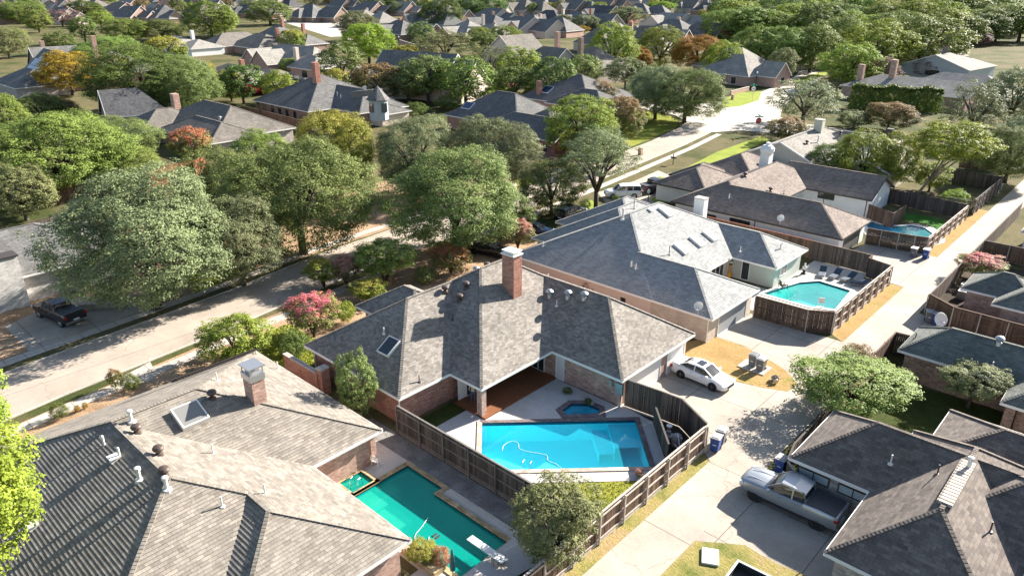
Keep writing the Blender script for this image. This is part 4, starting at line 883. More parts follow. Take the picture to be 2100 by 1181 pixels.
fence('dark weathered fence between the gravel strip and the blue pool', [(-34.6,25.9),(-18.3,25.9)], 2.2, 'wood_grey', -1, 'wood_railgrey')
fence('dark fence with bleached rails along the alley behind the blue pool', [(-18.2,38.2),(-18.2,8)], 2.05, 'wood_brown', 1, 'wood_rail')
fence('tall black stained fence screening the pool from the white sedan', [(-25.3,39.3),(-22.6,39.6),(-20.9,39.7),(-18.2,38.2)], 2.2, 'wood_dk', 0, 'wood_grey')
fence('short grey inner fence hiding the pool pump', [(-22.5,38.8),(-19.2,35.3)], 1.6, 'wood_grey', 0)
fence('brown fence around the turquoise pool, rails facing the alley', [(-25.3,59.9),(-20.6,60.1),(-18.75,61.3)], 2.1, 'wood_brown', -1, 'wood_brown', 3.4, pm='wood_rail')
fence('railed side of the turquoise pool fence facing the alley', [(-18.75,61.3),(-18.75,76.2)], 2.1, 'wood_brown', -1, 'wood_rail', 1.9)
fence('dark far side fence behind the four blue loungers', [(-18.75,76.2),(-21.2,76.9),(-21.2,78.0),(-27.6,78.2)], 2.1, 'wood_dk', 0, 'wood_brown')
fence('long red brown fence between slate roof and white walled house', [(-27.6,78.2),(-47,78.2)], 2.1, 'wood_brown', 0, 'wood_red')
fence('curved slatted fence with gate in front of the kidney shaped pool', [(-24.9,87.5),(-23.4,87.7),(-21.6,88.0),(-20.0,88.3),(-18.75,88.7)], 1.9, 'wood_brown', -1, 'wood_brown', pm='wood_rail', post=1.6)
fence('brown alley fence beside kidney shaped pool', [(-18.75,88.7),(-18.75,105.5)], 1.9, 'wood_brown', -1, 'wood_rail')
fence('dark fence at the back of the bright turf yard', [(-18.75,105.5),(-28,106.6),(-31,106.8)], 2.0, 'wood_dk', 0)
fence('short return fence beside the white outbuilding wall', [(-28.2,97.5),(-24.6,95.6),(-24.6,100.6)], 1.9, 'wood_brown', 0)
fence('far dark alley fence near the green cart', [(-18.6,108.3),(-18.6,124.0),(-26,124.5)], 2.1, 'wood_dk', -1, 'wood_grey')
fence('open horizontal slat fence by the leaning lime tree', [(-31,108.2),(-19,108.2)], 1.9, 'wood_grey', 0, horizontal=True)
fence('golden brown fence right of the alley, behind the satellite dish', [(-13.95,71.4),(-11.5,69.7),(-3,69.5)], 2.0, 'wood_brown', -1, 'wood_brown', 2.2, pm='wood_rail')
fence('dark alley fence beside the pink blossomed tree on the right', [(-13.95,71.4),(-13.95,91.6)], 1.9, 'wood_dk', 0)
fence('dark fence across the yard behind the pink blossomed tree', [(-13.95,91.8),(-4,91.8)], 1.9, 'wood_brown', -1, 'wood_dk', 2.4, pm='wood_rail')
fence('tall dark fence along the alley at the far right', [(-13.95,91.8),(-13.95,112)], 1.9, 'wood_dk', 0)
fence('dark fence pen with pale gate rail beside the sage roofed house', [(-13.7,56.6),(-13.7,61.2),(-11.9,61.4)], 1.9, 'wood_brown', 1, 'wood_brown')
fence('low dark fence beside the alley above the silver pickup', [(-12.9,38.6),(-13.3,40.5),(-13.4,49.5)], 1.8, 'wood_dk', 0, 'wood_grey')
fence('dark brown fence behind the brown roofed house', [(-11.0,45.9),(-6.6,46.6)], 1.8, 'wood_brown', 0)
fence('fence at the left of the brown roof beside the truck', [(-12.9,38.6),(-12.1,37.9)], 1.7, 'wood_grey', 1, 'wood_rail')
def quickfence(label, A, B, h, m, rails=0, rm=None): fence(label, [at(*A), at(*B)], h, m, rails, rm, cap=True)
quickfence('bright red brown fence panels behind the big left oak', (305,388), (402,362), 2.6, 'wood_red'); quickfence('red brown railed fence under the red tipped tree', (402,366), (425,350), 2.6, 'wood_red', -1, 'wood_red')
quickfence('dark red fence between the two left hand trees', (100,425), (215,400), 2.4, 'wood_brown'); quickfence('brown fence beside the shed roof at far left', (62,495), (150,470), 2.2, 'wood_dk')
quickfence('red wooden fence below the two storey gabled house', (1195,165), (1222,172), 3.0, 'wood_red'); quickfence('railed red fence under the yellow green tree', (1224,172), (1255,156), 3.0, 'wood_red', -1, 'wood_rail')
quickfence('long brown fence below the brick chimney house', (500,238), (640,275), 2.2, 'wood_brown')
quickfence('dark fence beside the pale driveway right of the leaning lime tree', (1965,345), (2040,352), 2.2, 'wood_brown')
def brick_wall(label, a, b, h, m='br_pink', th=.3):
    t = thing('garden_wall', label, 'wall', (a[0], a[1], 0)); B = (b[0]-a[0], b[1]-a[1])
    MB().bar((0,0,h/2), (*B,h/2), th, h, up=(0,0,1)).build('wall', M[m], t); MB().bar((0,0,h+.05), (*B,h+.05), th+.1, .1).build('coping', M['walk'], t); return t
brick_wall('low red brick garden wall left of the brick house', (-47.6,25.2), (-43.0,25.2), 1.7, 'br_red'); brick_wall('square red brick gate pillar by the low garden wall', (-43.2,25.5), (-42.5,25.5), 2.1, 'br_red', .7)
brick_wall('long rosy brick wall behind the round lime tree', at(820,95), at(880,115), 2.6, 'br_pink'); brick_wall('pale brick wall at the upper left field', at(30,48), at(75,44), 2.6, 'br_pink')
brick_wall('low brick planter wall at the corner house', at(1498,196), at(1535,186), 1.0, 'br_pink'); brick_wall('pale low wall beside whitewashed house', at(120,640), at(260,628), .5, 'walk')

# ------------------------------------------------------------------ trees
rng = np.random.default_rng(3)
def leaf_mesh(name, centers, normals, size, rnd=rng, aspect=1.0):
    n = len(centers)
    up = rnd.normal(size=(n,3)); nn = normals + rnd.normal(size=(n,3))*.32; nn /= np.linalg.norm(nn, axis=1, keepdims=True) + 1e-9
    a = np.cross(nn, up); a /= np.linalg.norm(a, axis=1, keepdims=True) + 1e-9; b = np.cross(nn, a)
    s = size * rnd.uniform(.6, 1.25, size=(n,1)); fold = nn * s * .25
    v = np.empty((n, 4, 3)); v[:,0] = centers - a*s*aspect; v[:,1] = centers - b*s*.62 + fold*0; v[:,2] = centers + a*s*aspect; v[:,3] = centers + b*s*.62 + fold
    me = bpy.data.meshes.new(name); me.vertices.add(n*4); me.vertices.foreach_set('co', v.reshape(-1).astype(np.float32))
    me.loops.add(n*4); me.loops.foreach_set('vertex_index', np.arange(n*4, dtype=np.int32))
    me.polygons.add(n); me.polygons.foreach_set('loop_start', np.arange(0, n*4, 4, dtype=np.int32)); me.polygons.foreach_set('loop_total', np.full(n, 4, dtype=np.int32))
    me.update(); me.materials.append(F['oak']); return me
def crown(name, seed, blobs=60, per=260, br=(.2,.36), leaf=.042, top=1.0, bottom=-.75, fill=.75, spread=(.62,.9), squash=.8, lift=0, core=.25, sparse=0, spiky=0):
    """unit crown (radius 1, z -1..1): leaf clumps spread through the volume"""
    r = np.random.default_rng(seed); C = []; Nn = []
    lob = [r.normal(size=3) for _ in range(5)]
    for i in range(blobs):
        k = i + .5; ph = math.acos(1 - 2*k/blobs); th = math.pi*(1+5**.5)*k + r.uniform(-.3,.3)
        d = np.array([math.cos(th)*math.sin(ph), math.sin(th)*math.sin(ph), math.cos(ph)])
        if d[2] < bottom: d[2] = bottom*r.uniform(.3, 1)
        rr = r.uniform(*spread) if r.random() > core else r.uniform(.2, .6)
        und = 1 + .12*math.sin(3*th + seed) + .1*math.sin(5*ph + seed*2)
        c = d*rr*und; b = r.uniform(*br)
        m = int(per * (b/br[1])**2 * (1 - sparse*r.random()))
        q = r.normal(size=(m,3)); q /= np.linalg.norm(q, axis=1, keepdims=True)
        q[:,2] = np.abs(q[:,2])*np.where(r.random(m) < .8, 1, -1) if r.random() < 2 else q[:,2]
        rad_ = b * r.uniform(fill, 1.0, size=(m,1)) * (1 + (spiky*r.random((m,1))**3))
        p = c + q*rad_*np.array([1,1,squash]); C.append(p); Nn.append(q + np.array([0,0,.45]) + d*.4)
    C = np.concatenate(C); Nn = np.concatenate(Nn); C[:,2] *= 1/ .98
    return leaf_mesh(name, C, Nn, leaf, r)
def trunk_mesh(name, seed, limbs=6, fork=.35, reach=.6):
    r = random.Random(seed); mb = MB()
    mb.tube([(0,0,-.02),(0,0,.03),(r.uniform(-.02,.02),0,fork)], [.085,.058,.045], 8)
    for i in range(limbs):
        a = 2*math.pi*i/limbs + r.uniform(-.4,.4); q = reach*r.uniform(.6,1)
        m_ = (math.cos(a)*q*.4, math.sin(a)*q*.4, fork + (1-fork)*.35*r.uniform(.7,1.2)); e = (math.cos(a)*q, math.sin(a)*q, fork + (1-fork)*r.uniform(.55,.85))
        mb.tube([(0,0,fork-.04), m_, e], [.036,.024,.01], 6)
        e2 = (m_[0]+math.cos(a+.8)*q*.4, m_[1]+math.sin(a+.8)*q*.4, e[2]*.95); mb.tube([m_, e2], [.018,.007], 5)
    me_o = mb.build(name, M['bark'], smooth=True); me = me_o.data; bpy.data.objects.remove(me_o); return me
def crown2(name, seed, lobes=13, tufts=620, per=72, tr=(.07,.13), leaf=.02, lr=(.3,.46), ld=(.38,.62), bottom=-.6, ragged=.12, stray=.06):
    """unit crown made of big lobes, each covered by many small leaf tufts with dark gaps between"""
    r = np.random.default_rng(seed); L = []
    for i in range(lobes):
        k = i + .5; ph = math.acos(1 - 2*k/lobes); th = math.pi*(1+5**.5)*k + r.uniform(-.4,.4)
        d = np.array([math.cos(th)*math.sin(ph), math.sin(th)*math.sin(ph), max(math.cos(ph), bottom)]); R_ = r.uniform(*lr); L.append((d*min(r.uniform(*ld), 1.0-R_*.9), R_))
    L.append((np.array([0,0,.1]), .5)); C = []; Nn = []; made = 0; tries = 0
    while made < tufts and tries < tufts*8:
        tries += 1; c, R_ = L[r.integers(len(L))]; q = r.normal(size=3); q /= np.linalg.norm(q)
        if q[2] < -.55 and r.random() < .7: continue
        p = c + q*R_*r.uniform(.86, 1.0+ragged)
        if any(np.linalg.norm(p-c2) < R2*.8 for c2, R2 in L): continue
        if r.random() < stray: p = p*r.uniform(1.0, 1.12)
        t = r.uniform(*tr); m = int(per*(t/tr[1])**2*r.uniform(.6, 1.1)); w_ = r.normal(size=(m,3)); w_ /= np.linalg.norm(w_, axis=1, keepdims=True); w_[:,2] = np.where(r.random(m) < .75, np.abs(w_[:,2]), w_[:,2])
        C.append(p + w_*t*np.array([1,1,.75])*r.uniform(.55, 1.05, size=(m,1))); Nn.append(w_*.6 + q*.5 + np.array([0,0,.45])); made += 1
    return leaf_mesh(name, np.concatenate(C), np.concatenate(Nn), leaf, r)
CR = {'oak': [crown2('crown', 11+i, 19, 1150, 70, (.06,.12), .0185, (.3,.44), (.42,.64), bottom=-.85) for i in range(4)],
      'oakbig': [crown2('crown', 211+i, 24, 3000, 66, (.045,.1), .0128, (.26,.42), (.42,.66), bottom=-.85, ragged=.16, stray=.08) for i in range(3)],
      'dome': [crown2('crown', 31+i, 26, 900, 66, (.07,.12), .0205, (.28,.36), (.5,.66), bottom=-.9, ragged=.06, stray=.02) for i in range(3)],
      'loose': [crown2('crown', 51+i, 15, 620, 60, (.05,.12), .019, (.24,.38), (.45,.7), ragged=.25, stray=.25) for i in range(3)],
      'shrub': [crown2('crown', 71+i, 14, 480, 60, (.08,.15), .029, (.3,.42), (.42,.6), bottom=-.9, ragged=.25, stray=.15) for i in range(3)],
      'ball': [crown('crown', 91, 90, 190, (.16,.22), .026, fill=.85, spread=(.76,.8), bottom=-.9, core=.05, squash=1)],
      'leafy': [crown2('crown', 101+i, 18, 620, 60, (.07,.14), .026, (.24,.38), (.45,.66), bottom=-.9, ragged=.3, stray=.15) for i in range(2)],
      'far': [crown2('crown', 121+i, 14, 420, 42, (.09,.15), .034, (.32,.44), (.42,.6), bottom=-.9) for i in range(4)],
      'small': [crown2('crown', 141+i, 16, 900, 60, (.06,.12), .021, (.26,.4), (.4,.64), bottom=-.9, ragged=.3, stray=.2) for i in range(2)]}
TR = [trunk_mesh('trunk', 5+i, 6, .3, .62) for i in range(3)]; TRM = trunk_mesh('trunk', 50, 8, .06, .6)
def tree_at(x, y, H, r, shape, leaf, label, group=None, name='tree', cat='tree', low=.02, trunk=True, seed=None, bark='bark', lean=0, multi=False, tr=1.0):
    s = seed if seed is not None else int(abs(x*37+y*101+H*11)); rr = random.Random(s)
    t = thing(name, label, cat, (x, y, 0), 0, group)
    if shape == 'oak' and (r > 4.6 and y < 170): shape = 'oakbig'
    me = CR[shape][s % len(CR[shape])]; o = bpy.data.objects.new('crown' if cat == 'tree' else 'foliage', me); COL.objects.link(o); o.parent = t
    hz = H*(1-low)/2; o.location = (lean, 0, H*low + hz); o.scale = (r*rr.uniform(.94,1.08), r*rr.uniform(.94,1.08), hz*1.02); o.rotation_euler = (0, 0, rr.uniform(0, 6.28))
    o.material_slots[0].link = 'OBJECT'; o.material_slots[0].material = F[leaf]
    if trunk:
        k = bpy.data.objects.new('trunk', TRM if multi else TR[s % 3]); COL.objects.link(k); k.parent = t; k.scale = (r*.95*tr, r*.95*tr, H*.92); k.rotation_euler[2] = rr.uniform(0, 6.28)
        k.material_slots[0].link = 'OBJECT'; k.material_slots[0].material = M[bark]
        if lean: k.rotation_euler = (0, math.atan2(lean, H*.6), 0)
    return t
def T(u, vb, vt, wpx, shape, leaf, label, **kw):
    x, y = at(u, vb); r = wpx/2*depth(x, y, 3)/FPX; H = max(height_at(x, y, vt)*kw.pop('hk', 1.0), .5)
    return tree_at(x, y, H, r, shape, leaf, label, **kw)
TREES = [
 (322,632,345,340,'oak','oakg','huge grey green oak spreading over the street at left, above the black pickup'),
 (500,585,400,190,'oak','oakg','grey green oak just right of the huge left one, overhanging the shaded street'),
 (622,520,285,285,'oak','oak','tall dark green oak with thick trunk at the kerb, left of centre'),
 (700,400,215,165,'oak','mix','tree with bright yellow green top behind the dark oaks near centre left'),
 (545,400,265,150,'oak','green','green tree behind the kerb oaks, below the sand coloured roof'),
 (480,470,300,190,'oak','oak','green oak between the huge left oak and the yellow green topped tree'),
 (935,515,305,280,'oak','oak','wide dark oak at the centre, its trunk on the near side of the street'),
 (1045,485,385,110,'dome','oak','low bough mass of oak at the right of the wide centre oak'),
 (850,400,232,165,'oak','oakg','silvery grey oak behind the wide centre oak, left of the pair'),
 (1010,395,232,165,'oak','oakg','silvery grey oak behind the wide centre oak, right of the pair'),
 
 (1130,440,320,130,'oak','oak','dark oak under the pale thin leaved oak'),
 (1190,320,192,155,'dome','bright','round bright green tree in front of the grey hip house'),
 (1225,345,255,120,'dome','oak','dark lower tree to the right of the round bright green tree'),
 (1268,292,195,95,'dome','rust','rust tipped round tree left of the corner lawn'),
 (1232,225,165,70,'dome','rust','smaller rust tinted tree behind the rust tipped round tree'),
 (1343,245,130,125,'oak','oakg','grey oak on the corner lawn, left of two'),
 (1403,252,135,150,'oak','oak','dark oak on the corner lawn with bare trunk at the intersection'),
 (130,400,225,260,'oak','green','broad green tree on the left below the arched window gable'),
 (255,385,300,140,'oak','green','lighter green tree in front of the red brown fence'),
 (240,330,240,170,'oak','oak','dark green tree behind the lighter green one at left'),
 (55,452,335,140,'dome','olive','yellow green dome shaped tree at the left edge'),
 (40,365,255,110,'oak','oak','dark tree at the left edge above the yellow green dome'),
 (20,290,190,90,'oak','green','green tree at the left edge near the low grey roof'),
 (90,255,190,100,'oak','dk','very dark tree below the solar panel house'),
 (130,250,200,70,'shrub','rust','brownish bush beside the very dark tree at upper left'),
 (300,236,88,215,'oak','dk','large deep green tree clump in upper left, below the pale flue roof'),
 (225,165,72,140,'oak','green','feathery green tree right of the gold tree'),
 (385,240,118,140,'oak','oak','dark green tree left of the gold tipped pair'),
 (410,195,125,80,'oak','mix','gold tipped tree left of the tan roofed house, larger of the pair'),
 (475,208,140,60,'oak','mix','gold tipped tree left of the tan roofed house, smaller of the pair'),
 (150,196,102,115,'dome','gold','golden orange tree beside the solar panel house'),
 (758,132,45,118,'dome','lime','round lime green tree at upper centre left'),
 (735,85,20,85,'oak','olive','olive tree right behind the round lime green tree'),
 (838,208,130,100,'dome','olive','round olive green tree beside the steep gable house'),
 (915,132,60,125,'loose','olive','pale olive tree above the steep dark gable roof'),
 (1010,168,92,105,'loose','olive','pale thin olive tree with dark trunk right of the steep gable house'),
 (1112,205,132,90,'loose','oakg','grey olive tree in front of the two storey house wall'),
 (1255,158,48,105,'oak','bright','yellow green tree beside the railed red fence'),
 (1352,140,55,105,'oak','bright','bright green tree left of the golden tree at the corner'),
 (1300,150,95,70,'dome','gold','yellow bush like tree between yellow green and bright green trees'),
 (1430,150,70,115,'oak','gold','golden yellow tree behind the corner oak'),
 (1480,162,82,80,'oak','lime','slim lime tree beside the corner brick house'),
 (1500,90,12,125,'dome','green','dense bright edged green tree left of the dark roof ridge'),
 (1560,70,8,75,'dome','dk','dark blue green tree right of the pale triangular slope'),
 (1620,62,30,90,'dome','dk','low dark tree behind the green row at upper right'),
 (1545,148,50,105,'dome','green','first tree of the dark green row across the side street'),
 (1600,150,50,110,'dome','green','second tree of the dark green row, beside the column shaped tree'),
 (1660,150,45,115,'dome','green','third tree of the dark green row, above the bright verge'),
 (1715,135,30,110,'dome','green','fourth and last tree of the dark green row at right'),
 (1600,165,95,60,'dome','olive','column shaped green tree at the side street'),
 (1735,180,85,112,'leafy','bright','large leaved lime tree standing over the side street'),
 (1790,160,40,140,'leafy','bright','large yellow topped tree right of the side street'),
 (1880,150,25,165,'leafy','green','tall leafy green tree left of the plum tree'),
 (1830,125,20,140,'oak','green','broad green tree behind the yellow topped tree'),
 (2040,85,10,110,'oak','green','green tree over the blue grey sided house'),
 (1960,90,25,90,'oak','dk','dark tree between leafy green tree and the upper right house'),
 (1645,255,158,160,'loose','oakg','half bare grey oak with visible branches beside the intersection'),
 (1612,292,238,85,'shrub','rust','rust tipped dark shrub near the stop sign'),
 (1803,180,115,68,'dome','purple','plum coloured tree right of the lime tree at the side street'),
 (1900,165,120,66,'loose','purple','thin brownish plum tree in front of the low tan roof'),
 (2000,95,62,60,'dome','purple','dusky plum tree by the upper right house'),
 (1840,190,152,52,'shrub','bright','bright green round shrub beside the plum coloured tree'),
 (1820,268,208,105,'dome','rust','wide rust topped tree beyond the pale gable roofs'),
 (1750,262,225,75,'shrub','olive','low olive shrub left of the wide rust topped tree'),
 (1985,290,165,140,'loose','oakg','pale grey oak on the right beneath the upper right house'),
 (2065,265,140,120,'oak','oakg','pale grey oak at the right edge'),
 (2060,375,255,130,'oak','oak','green oak at right edge beside the shaded alley'),
 (2090,330,235,90,'oak','oakg','grey oak touching the right edge above the alley'),
 (1700,372,290,105,'oak','dk','dark green tree behind the long umber roof, leftmost of three'),
 (1765,385,262,115,'oak','bright','bright topped tree behind the long umber roof, middle of three'),
 (1830,385,270,100,'oak','bright','bright topped tree behind the long umber roof, rightmost of three'),
 (1905,392,328,75,'shrub','bright','low bright tree at the foot of the leaning lime tree'),
 (45,48,0,95,'oak','green','large green tree at the pale upper left field'),
 (130,55,18,85,'loose','purple','brown tinged tree beside the upper left field'),
 (175,40,0,70,'oak','dk','dark tree at the top edge behind the brown tinged tree'),
 (20,120,55,80,'oak','olive','olive tree at the left edge above the solar panel house'),
 (265,88,35,90,'oak','green','green tree in front of the broad tan roofed house'),
 (335,85,38,85,'oak','oak','green tree under the broad tan roofed house'),
 (435,78,0,110,'oak','green','tall green tree left of the tan hip roof with chimneys'),
 (555,52,0,100,'oak','oak','dark green tree left of the tan street'),
 (800,20,-15,90,'oak','dk','dark tree at the top edge left of the blue green roof'),
 (905,60,-6,85,'oak','dk','tall dark tree beside the blue green roof'),
 (985,38,-10,110,'oak','dk','dark green tree at the top edge centre'),
 (600,155,118,55,'dome','green','small green tree in front of the low house with rosy gables'),
 (570,190,150,48,'dome','lime','yellow lime shrub tree behind the red leaved bush'),
 (605,190,160,38,'dome','olive','olive shrub tree right of the yellow lime one'),
 (520,140,112,36,'dome','gold','pale yellow tree left of the rosy gables'),
 (1155,60,28,45,'oak','oakg','small grey tree between the dark back roofs'),
 (1200,62,30,60,'oak','oakg','grey green tree behind the navy roof'),
 (1285,48,12,90,'loose','olive','pale olive tree amid the back roofs right of centre'),
 (1355,28,2,60,'oak','lime','lime tree among the top roofs right of centre'),
 (1060,118,62,50,'oak','bright','light green tree left of the two storey house'),
 (985,92,55,60,'dome','bright','bright round tree between grey roofs and olive trees'),
 (1035,95,52,70,'oak','green','soft green tree right of the bright round one'),
]
for (u, vb, vt, wp, sh, lf, lb) in TREES: T(u, vb, vt, wp*(1.12 if vb < 460 else 1.05), sh, lf, lb)
T(1222, 432, 266, 200, 'loose', 'oakg', 'pale thin leaved oak with forking trunks above the parked white car', low=.36)
# trees and bushes close by
x_, y_ = at(1880,400); tree_at(x_, y_, 11.0, 5.6, 'leafy', 'lime', 'big leaning lime green tree with pale trunk at the right', bark='bark_lt', low=.45, lean=3.2, tr=.6)
T(738,868,712,98,'leafy','oak','small leafy green tree between the taupe roof and the brick house', low=.1, hk=.95)
T(1138,1140,985,215,'small','olive','bushy olive tree by the end of the green pool', low=.08)
tree_at(-13.0, 49.4, 4.3, 4.3, 'small', 'green', 'spreading olive green tree overhanging the alley on the right', low=.15)
tree_at(-14.2-.2, 54.4, 3.2, 1.5, 'small', 'rust', 'small rust tinted bush behind the spreading alley tree', low=.1)
T(1985,835,745,140,'small','olive','silvery olive tree in the small yard by the brown brick wall', low=.25)
T(488,742,648,152,'shrub','bright','round bright green tree beside the sunlit street', low=.05)
tree_at(-34.4, 1.6, 13.2, 4.5, 'dome', 'lime', 'tall lime green tree at the lower left edge beside the taupe roof', low=.36)
tree_at(-52.0, 5.6, 7.5, 2.6, 'shrub', 'lime', 'lime green tree at the left edge above the taupe roof', low=.1)
CM = [(645,690,600,112,'pink','vivid pink flowering crape myrtle left of the brick house'),(665,590,530,72,'mix','gold green crape myrtle at the kerb, leftmost of the row'),(712,590,522,62,'palepink','faded pink crape myrtle second in the kerb row'),(745,598,570,0,'mix',''),
 (790,585,488,125,'green','green crape myrtle standing in the shaded front yard'),(925,560,502,82,'red','red tipped gold crape myrtle behind the front ridge'),(758,620,572,82,'mix','gold green bush in front of the low porch roof'),
 (1062,510,447,70,'palepink','pale crape myrtle beside the dark blue car'),(1100,562,530,42,'olive','small olive shrub between the two roofs'),(1226,610,562,66,'palepink','pink tipped crape myrtle between brick house and slate roof'),(2003,572,520,86,'pink','pink blossomed tree above the dark fence at right'),
 (395,342,258,92,'red','red tipped tree before the sand coloured roof'),(1015,235,160,0,'pink','')]
for (u, vb, vt, wp, lf, lb) in CM:
    if wp: T(u, vb, vt, wp*1.12, 'shrub', lf, lb, low=.2 if wp > 60 else .1, multi=True, name='crape_myrtle', hk=1.0)
SHR = [(710,662,618,42,'lime','ball','lime green clipped bush beside the pink crape myrtle'),(603,735,675,72,'dk','ball','dark rounded bush left of the brick garden wall'),(872,580,548,55,'oak','ball','grey green rounded bush by the front porch roof'),(124,858,828,42,'hedge','ball','clipped green ball bush at the lower left walk'),
 (270,800,768,44,'hedge','ball','clipped round hedge at the curved path'),(240,795,755,32,'rust','shrub','brownish flowering bush beside the clipped round hedge'),(160,845,830,14,'gold','shrub','small yellow flowering plant, left of a pair'),(176,838,824,14,'gold','shrub','small yellow flowering plant, right of a pair'),
 (318,292,255,62,'bright','ball','smooth clipped green ball shrub beside the sand coloured roof'),(1045,192,168,38,'pink','shrub','pink blossomed shrub right of the steep gable house'),(1018,200,174,56,'lime','ball','yellow green clipped shrub beside the pink blossomed one'),(920,225,195,58,'hedge','ball','clipped green hedge below the steep gable house'),(852,238,210,56,'hedge','ball','dark clipped hedge right of the turret'),
 (1262,415,400,18,'dk','ball','small dark bush beside white parked car'),(1200,430,408,26,'hedge','ball','dark clipped bush under the thin leaved oak'),(1955,425,388,55,'lime','shrub','small yellow leaved tree behind the turf yard fence'),(520,195,176,44,'redleaf','shrub','scarlet leaved bush in the upper left yards'),
 (440,112,96,14,'peach','shrub','orange leaved bush beside the tan hip roof house'),(38,72,60,34,'lime','shrub','round yellow green bush on the pale upper left field'),(345,228,215,22,'peach','shrub','peach coloured bush above the sand coloured roof'),(1190,68,52,40,'gold','shrub','gold and red bush between back row roofs'),(1095,70,50,40,'red','shrub','red tipped bush in front of back row chimney'),
 (870,1148,1112,80,'mix','small','yellow green and peach shrub in the planter by the green pool'),(905,1158,1122,46,'peach','small','dry peach coloured shrub at the right of the pool planter'),(1310,978,962,22,'palepink','small','tiny pale shrub at the fence by the pool end'),(1205,832,815,18,'dk','small','small dark plant under the brick wall by the spa'),(1163,806,796,24,'oak','small','low mound of plants in the bed under the brick wall'),(1590,292,255,0,'rust','shrub','')]
for (u, vb, vt, wp, lf, sh, lb) in SHR:
    if wp: T(u, vb, vt, wp, sh if sh in CR else 'shrub', lf, lb, low=.0, trunk=False, name='bush', cat='bush', hk=1.0)
# long clipped hedge
_r = np.random.default_rng(8); _q = _r.normal(size=(420,3)); _q /= np.linalg.norm(_q, axis=1, keepdims=True); TINY = _q*_r.uniform(.55, 1.05, size=(420,1)); TINY[:,2] = np.abs(TINY[:,2])*1.0 - .25*(_r.random(420) < .3)
def hedge(label, a, b, h, wd, leaf='hedge'):
    t = thing('hedge', label, 'hedge', (a[0], a[1], 0)); r = np.random.default_rng(9); L = math.hypot(b[0]-a[0], b[1]-a[1]); dx, dy = (b[0]-a[0])/L, (b[1]-a[1])/L
    n = int(L*h*90); k = r.random((n,3)); side = r.integers(0, 4, n)
    al = k[:,0]*L; ac = np.where(side == 0, -wd/2, np.where(side == 1, wd/2, (k[:,1]-.5)*wd)) + r.normal(size=n)*.15; zz = np.where(side >= 2, h, k[:,2]*h) + r.normal(size=n)*.18 + .5*np.sin(al*.9)*(k[:,2] > .6)
    C = np.stack([dx*al - dy*ac, dy*al + dx*ac, zz], 1); N_ = np.stack([-dy*np.sign(ac)*(side < 2), dx*np.sign(ac)*(side < 2), (side >= 2)*1.0 + .3], 1)
    me = leaf_mesh('foliage', C, N_, .3, r); me.materials[0] = F[leaf]; o = bpy.data.objects.new('foliage', me); COL.objects.link(o); o.parent = t
hedge('long dark clipped hedge in front of the pale house with two brick chimneys', at(1740,222), at(1925,232), 5.0, 2.5)
# infill trees between the far roofs
kinds = ['green','oak','dk','olive','bright','oakg','mix','rust']; nf = 0; fillers = []
used = [(S[0]-10, S[1]-6) for S, _ in far_px] + [(t_[0], (t_[1]+t_[2])/2) for t_ in TREES] + [(350,92),(438,90),(562,80),(541,125),(474,165),(300,30),(95,22),(69,150),(60,120),(590,60),(640,62),(660,70),(1131,120),(1000,170),(1530,145),(2040,140),(1960,195)]
for v, du, sz, lo_, hi_ in ((-20,26,1.3,0,2100),(-12,26,1.2,0,2100),(-5,28,1.1,0,2100),(3,30,1,0,2100),(11,34,1,0,2100),(20,38,1,0,2100),(31,44,.95,0,2100),(45,46,.95,0,2100),(62,48,.95,0,2100),(82,50,.95,0,2100),(106,56,.95,0,2100),(135,62,.95,240,1300),(170,76,.9,240,1300),(205,90,.85,430,1180)):
    for u in range(lo_-20, hi_+40, du):
        rr = random.Random(u*3+v*77); u2 = u + rr.uniform(-du*.4, du*.4); v2 = v + rr.uniform(-5, 5)
        rx, ry = (14, 8) if v < 30 else (46, 22)
        right = u2 > 1480
        if v > 0 and not right and any(abs(u2-a[0]) < rx and abs(v2-a[1]) < ry for a in used): continue
        if v > 10 and 575 < u2 < 740 and v < 90: continue
        if v > 60 and 1380 < u2 < 1480: continue
        if not right and v < 60 and rr.random() < .2: continue
        if right and v > 90: continue
        if not right and 55 < v < 150 and rr.random() < .4: continue
        fillers.append((u2, v2, v, sz, right, rr)); used.append((u2, v2))
fillers.sort(key=lambda q: -q[1]); wood_c = []; wood_n = []
for iq, (u2, v2, v, sz, right, rr) in enumerate(fillers):
        x, y = at(u2, v2+8); lf = rr.choice(kinds if not right else ['green','green','dk','bright','bright'])
        H = rr.uniform(7.5, 12.5)*(1.5 if right else 1)
        if iq >= 165:
            d_ = TINY; sc = np.array([H*rr.uniform(.62,.85)*sz]*2 + [H*.5]); wood_c.append(d_*sc + [x, y, H*.52]); continue
        tree_at(x, y, H, H*rr.uniform(.62,.85)*sz*(1.1 if right else 1), 'far', lf, far_label({'green':'far green tree','oak':'far grey green tree','dk':'far dark tree','olive':'far olive tree','bright':'far bright green tree','oakg':'far silvery tree','mix':'far yellowing tree','rust':'far rust tinted tree'}[lf], u2, v2), group='far %s trees between the distant roofs' % {'oakg':'silvery','dk':'dark','oak':'grey green','mix':'yellowing','rust':'rust tinted'}.get(lf, lf), low=.08, trunk=v > 30)
        nf += 1
if wood_c:
    C = np.concatenate(wood_c); r_ = np.random.default_rng(4); N_ = np.tile(TINY, (len(wood_c), 1)) + [0,0,.5]
    me = leaf_mesh('woodland', C, N_, .85, r_); me.materials[0] = F['green']; o = bpy.data.objects.new('woodland', me); COL.objects.link(o); tag(o, 'dense far treetops filling the horizon between the small roofs', 'woodland', kind='stuff')
print('far trees', nf, 'objects', len(COL.objects))

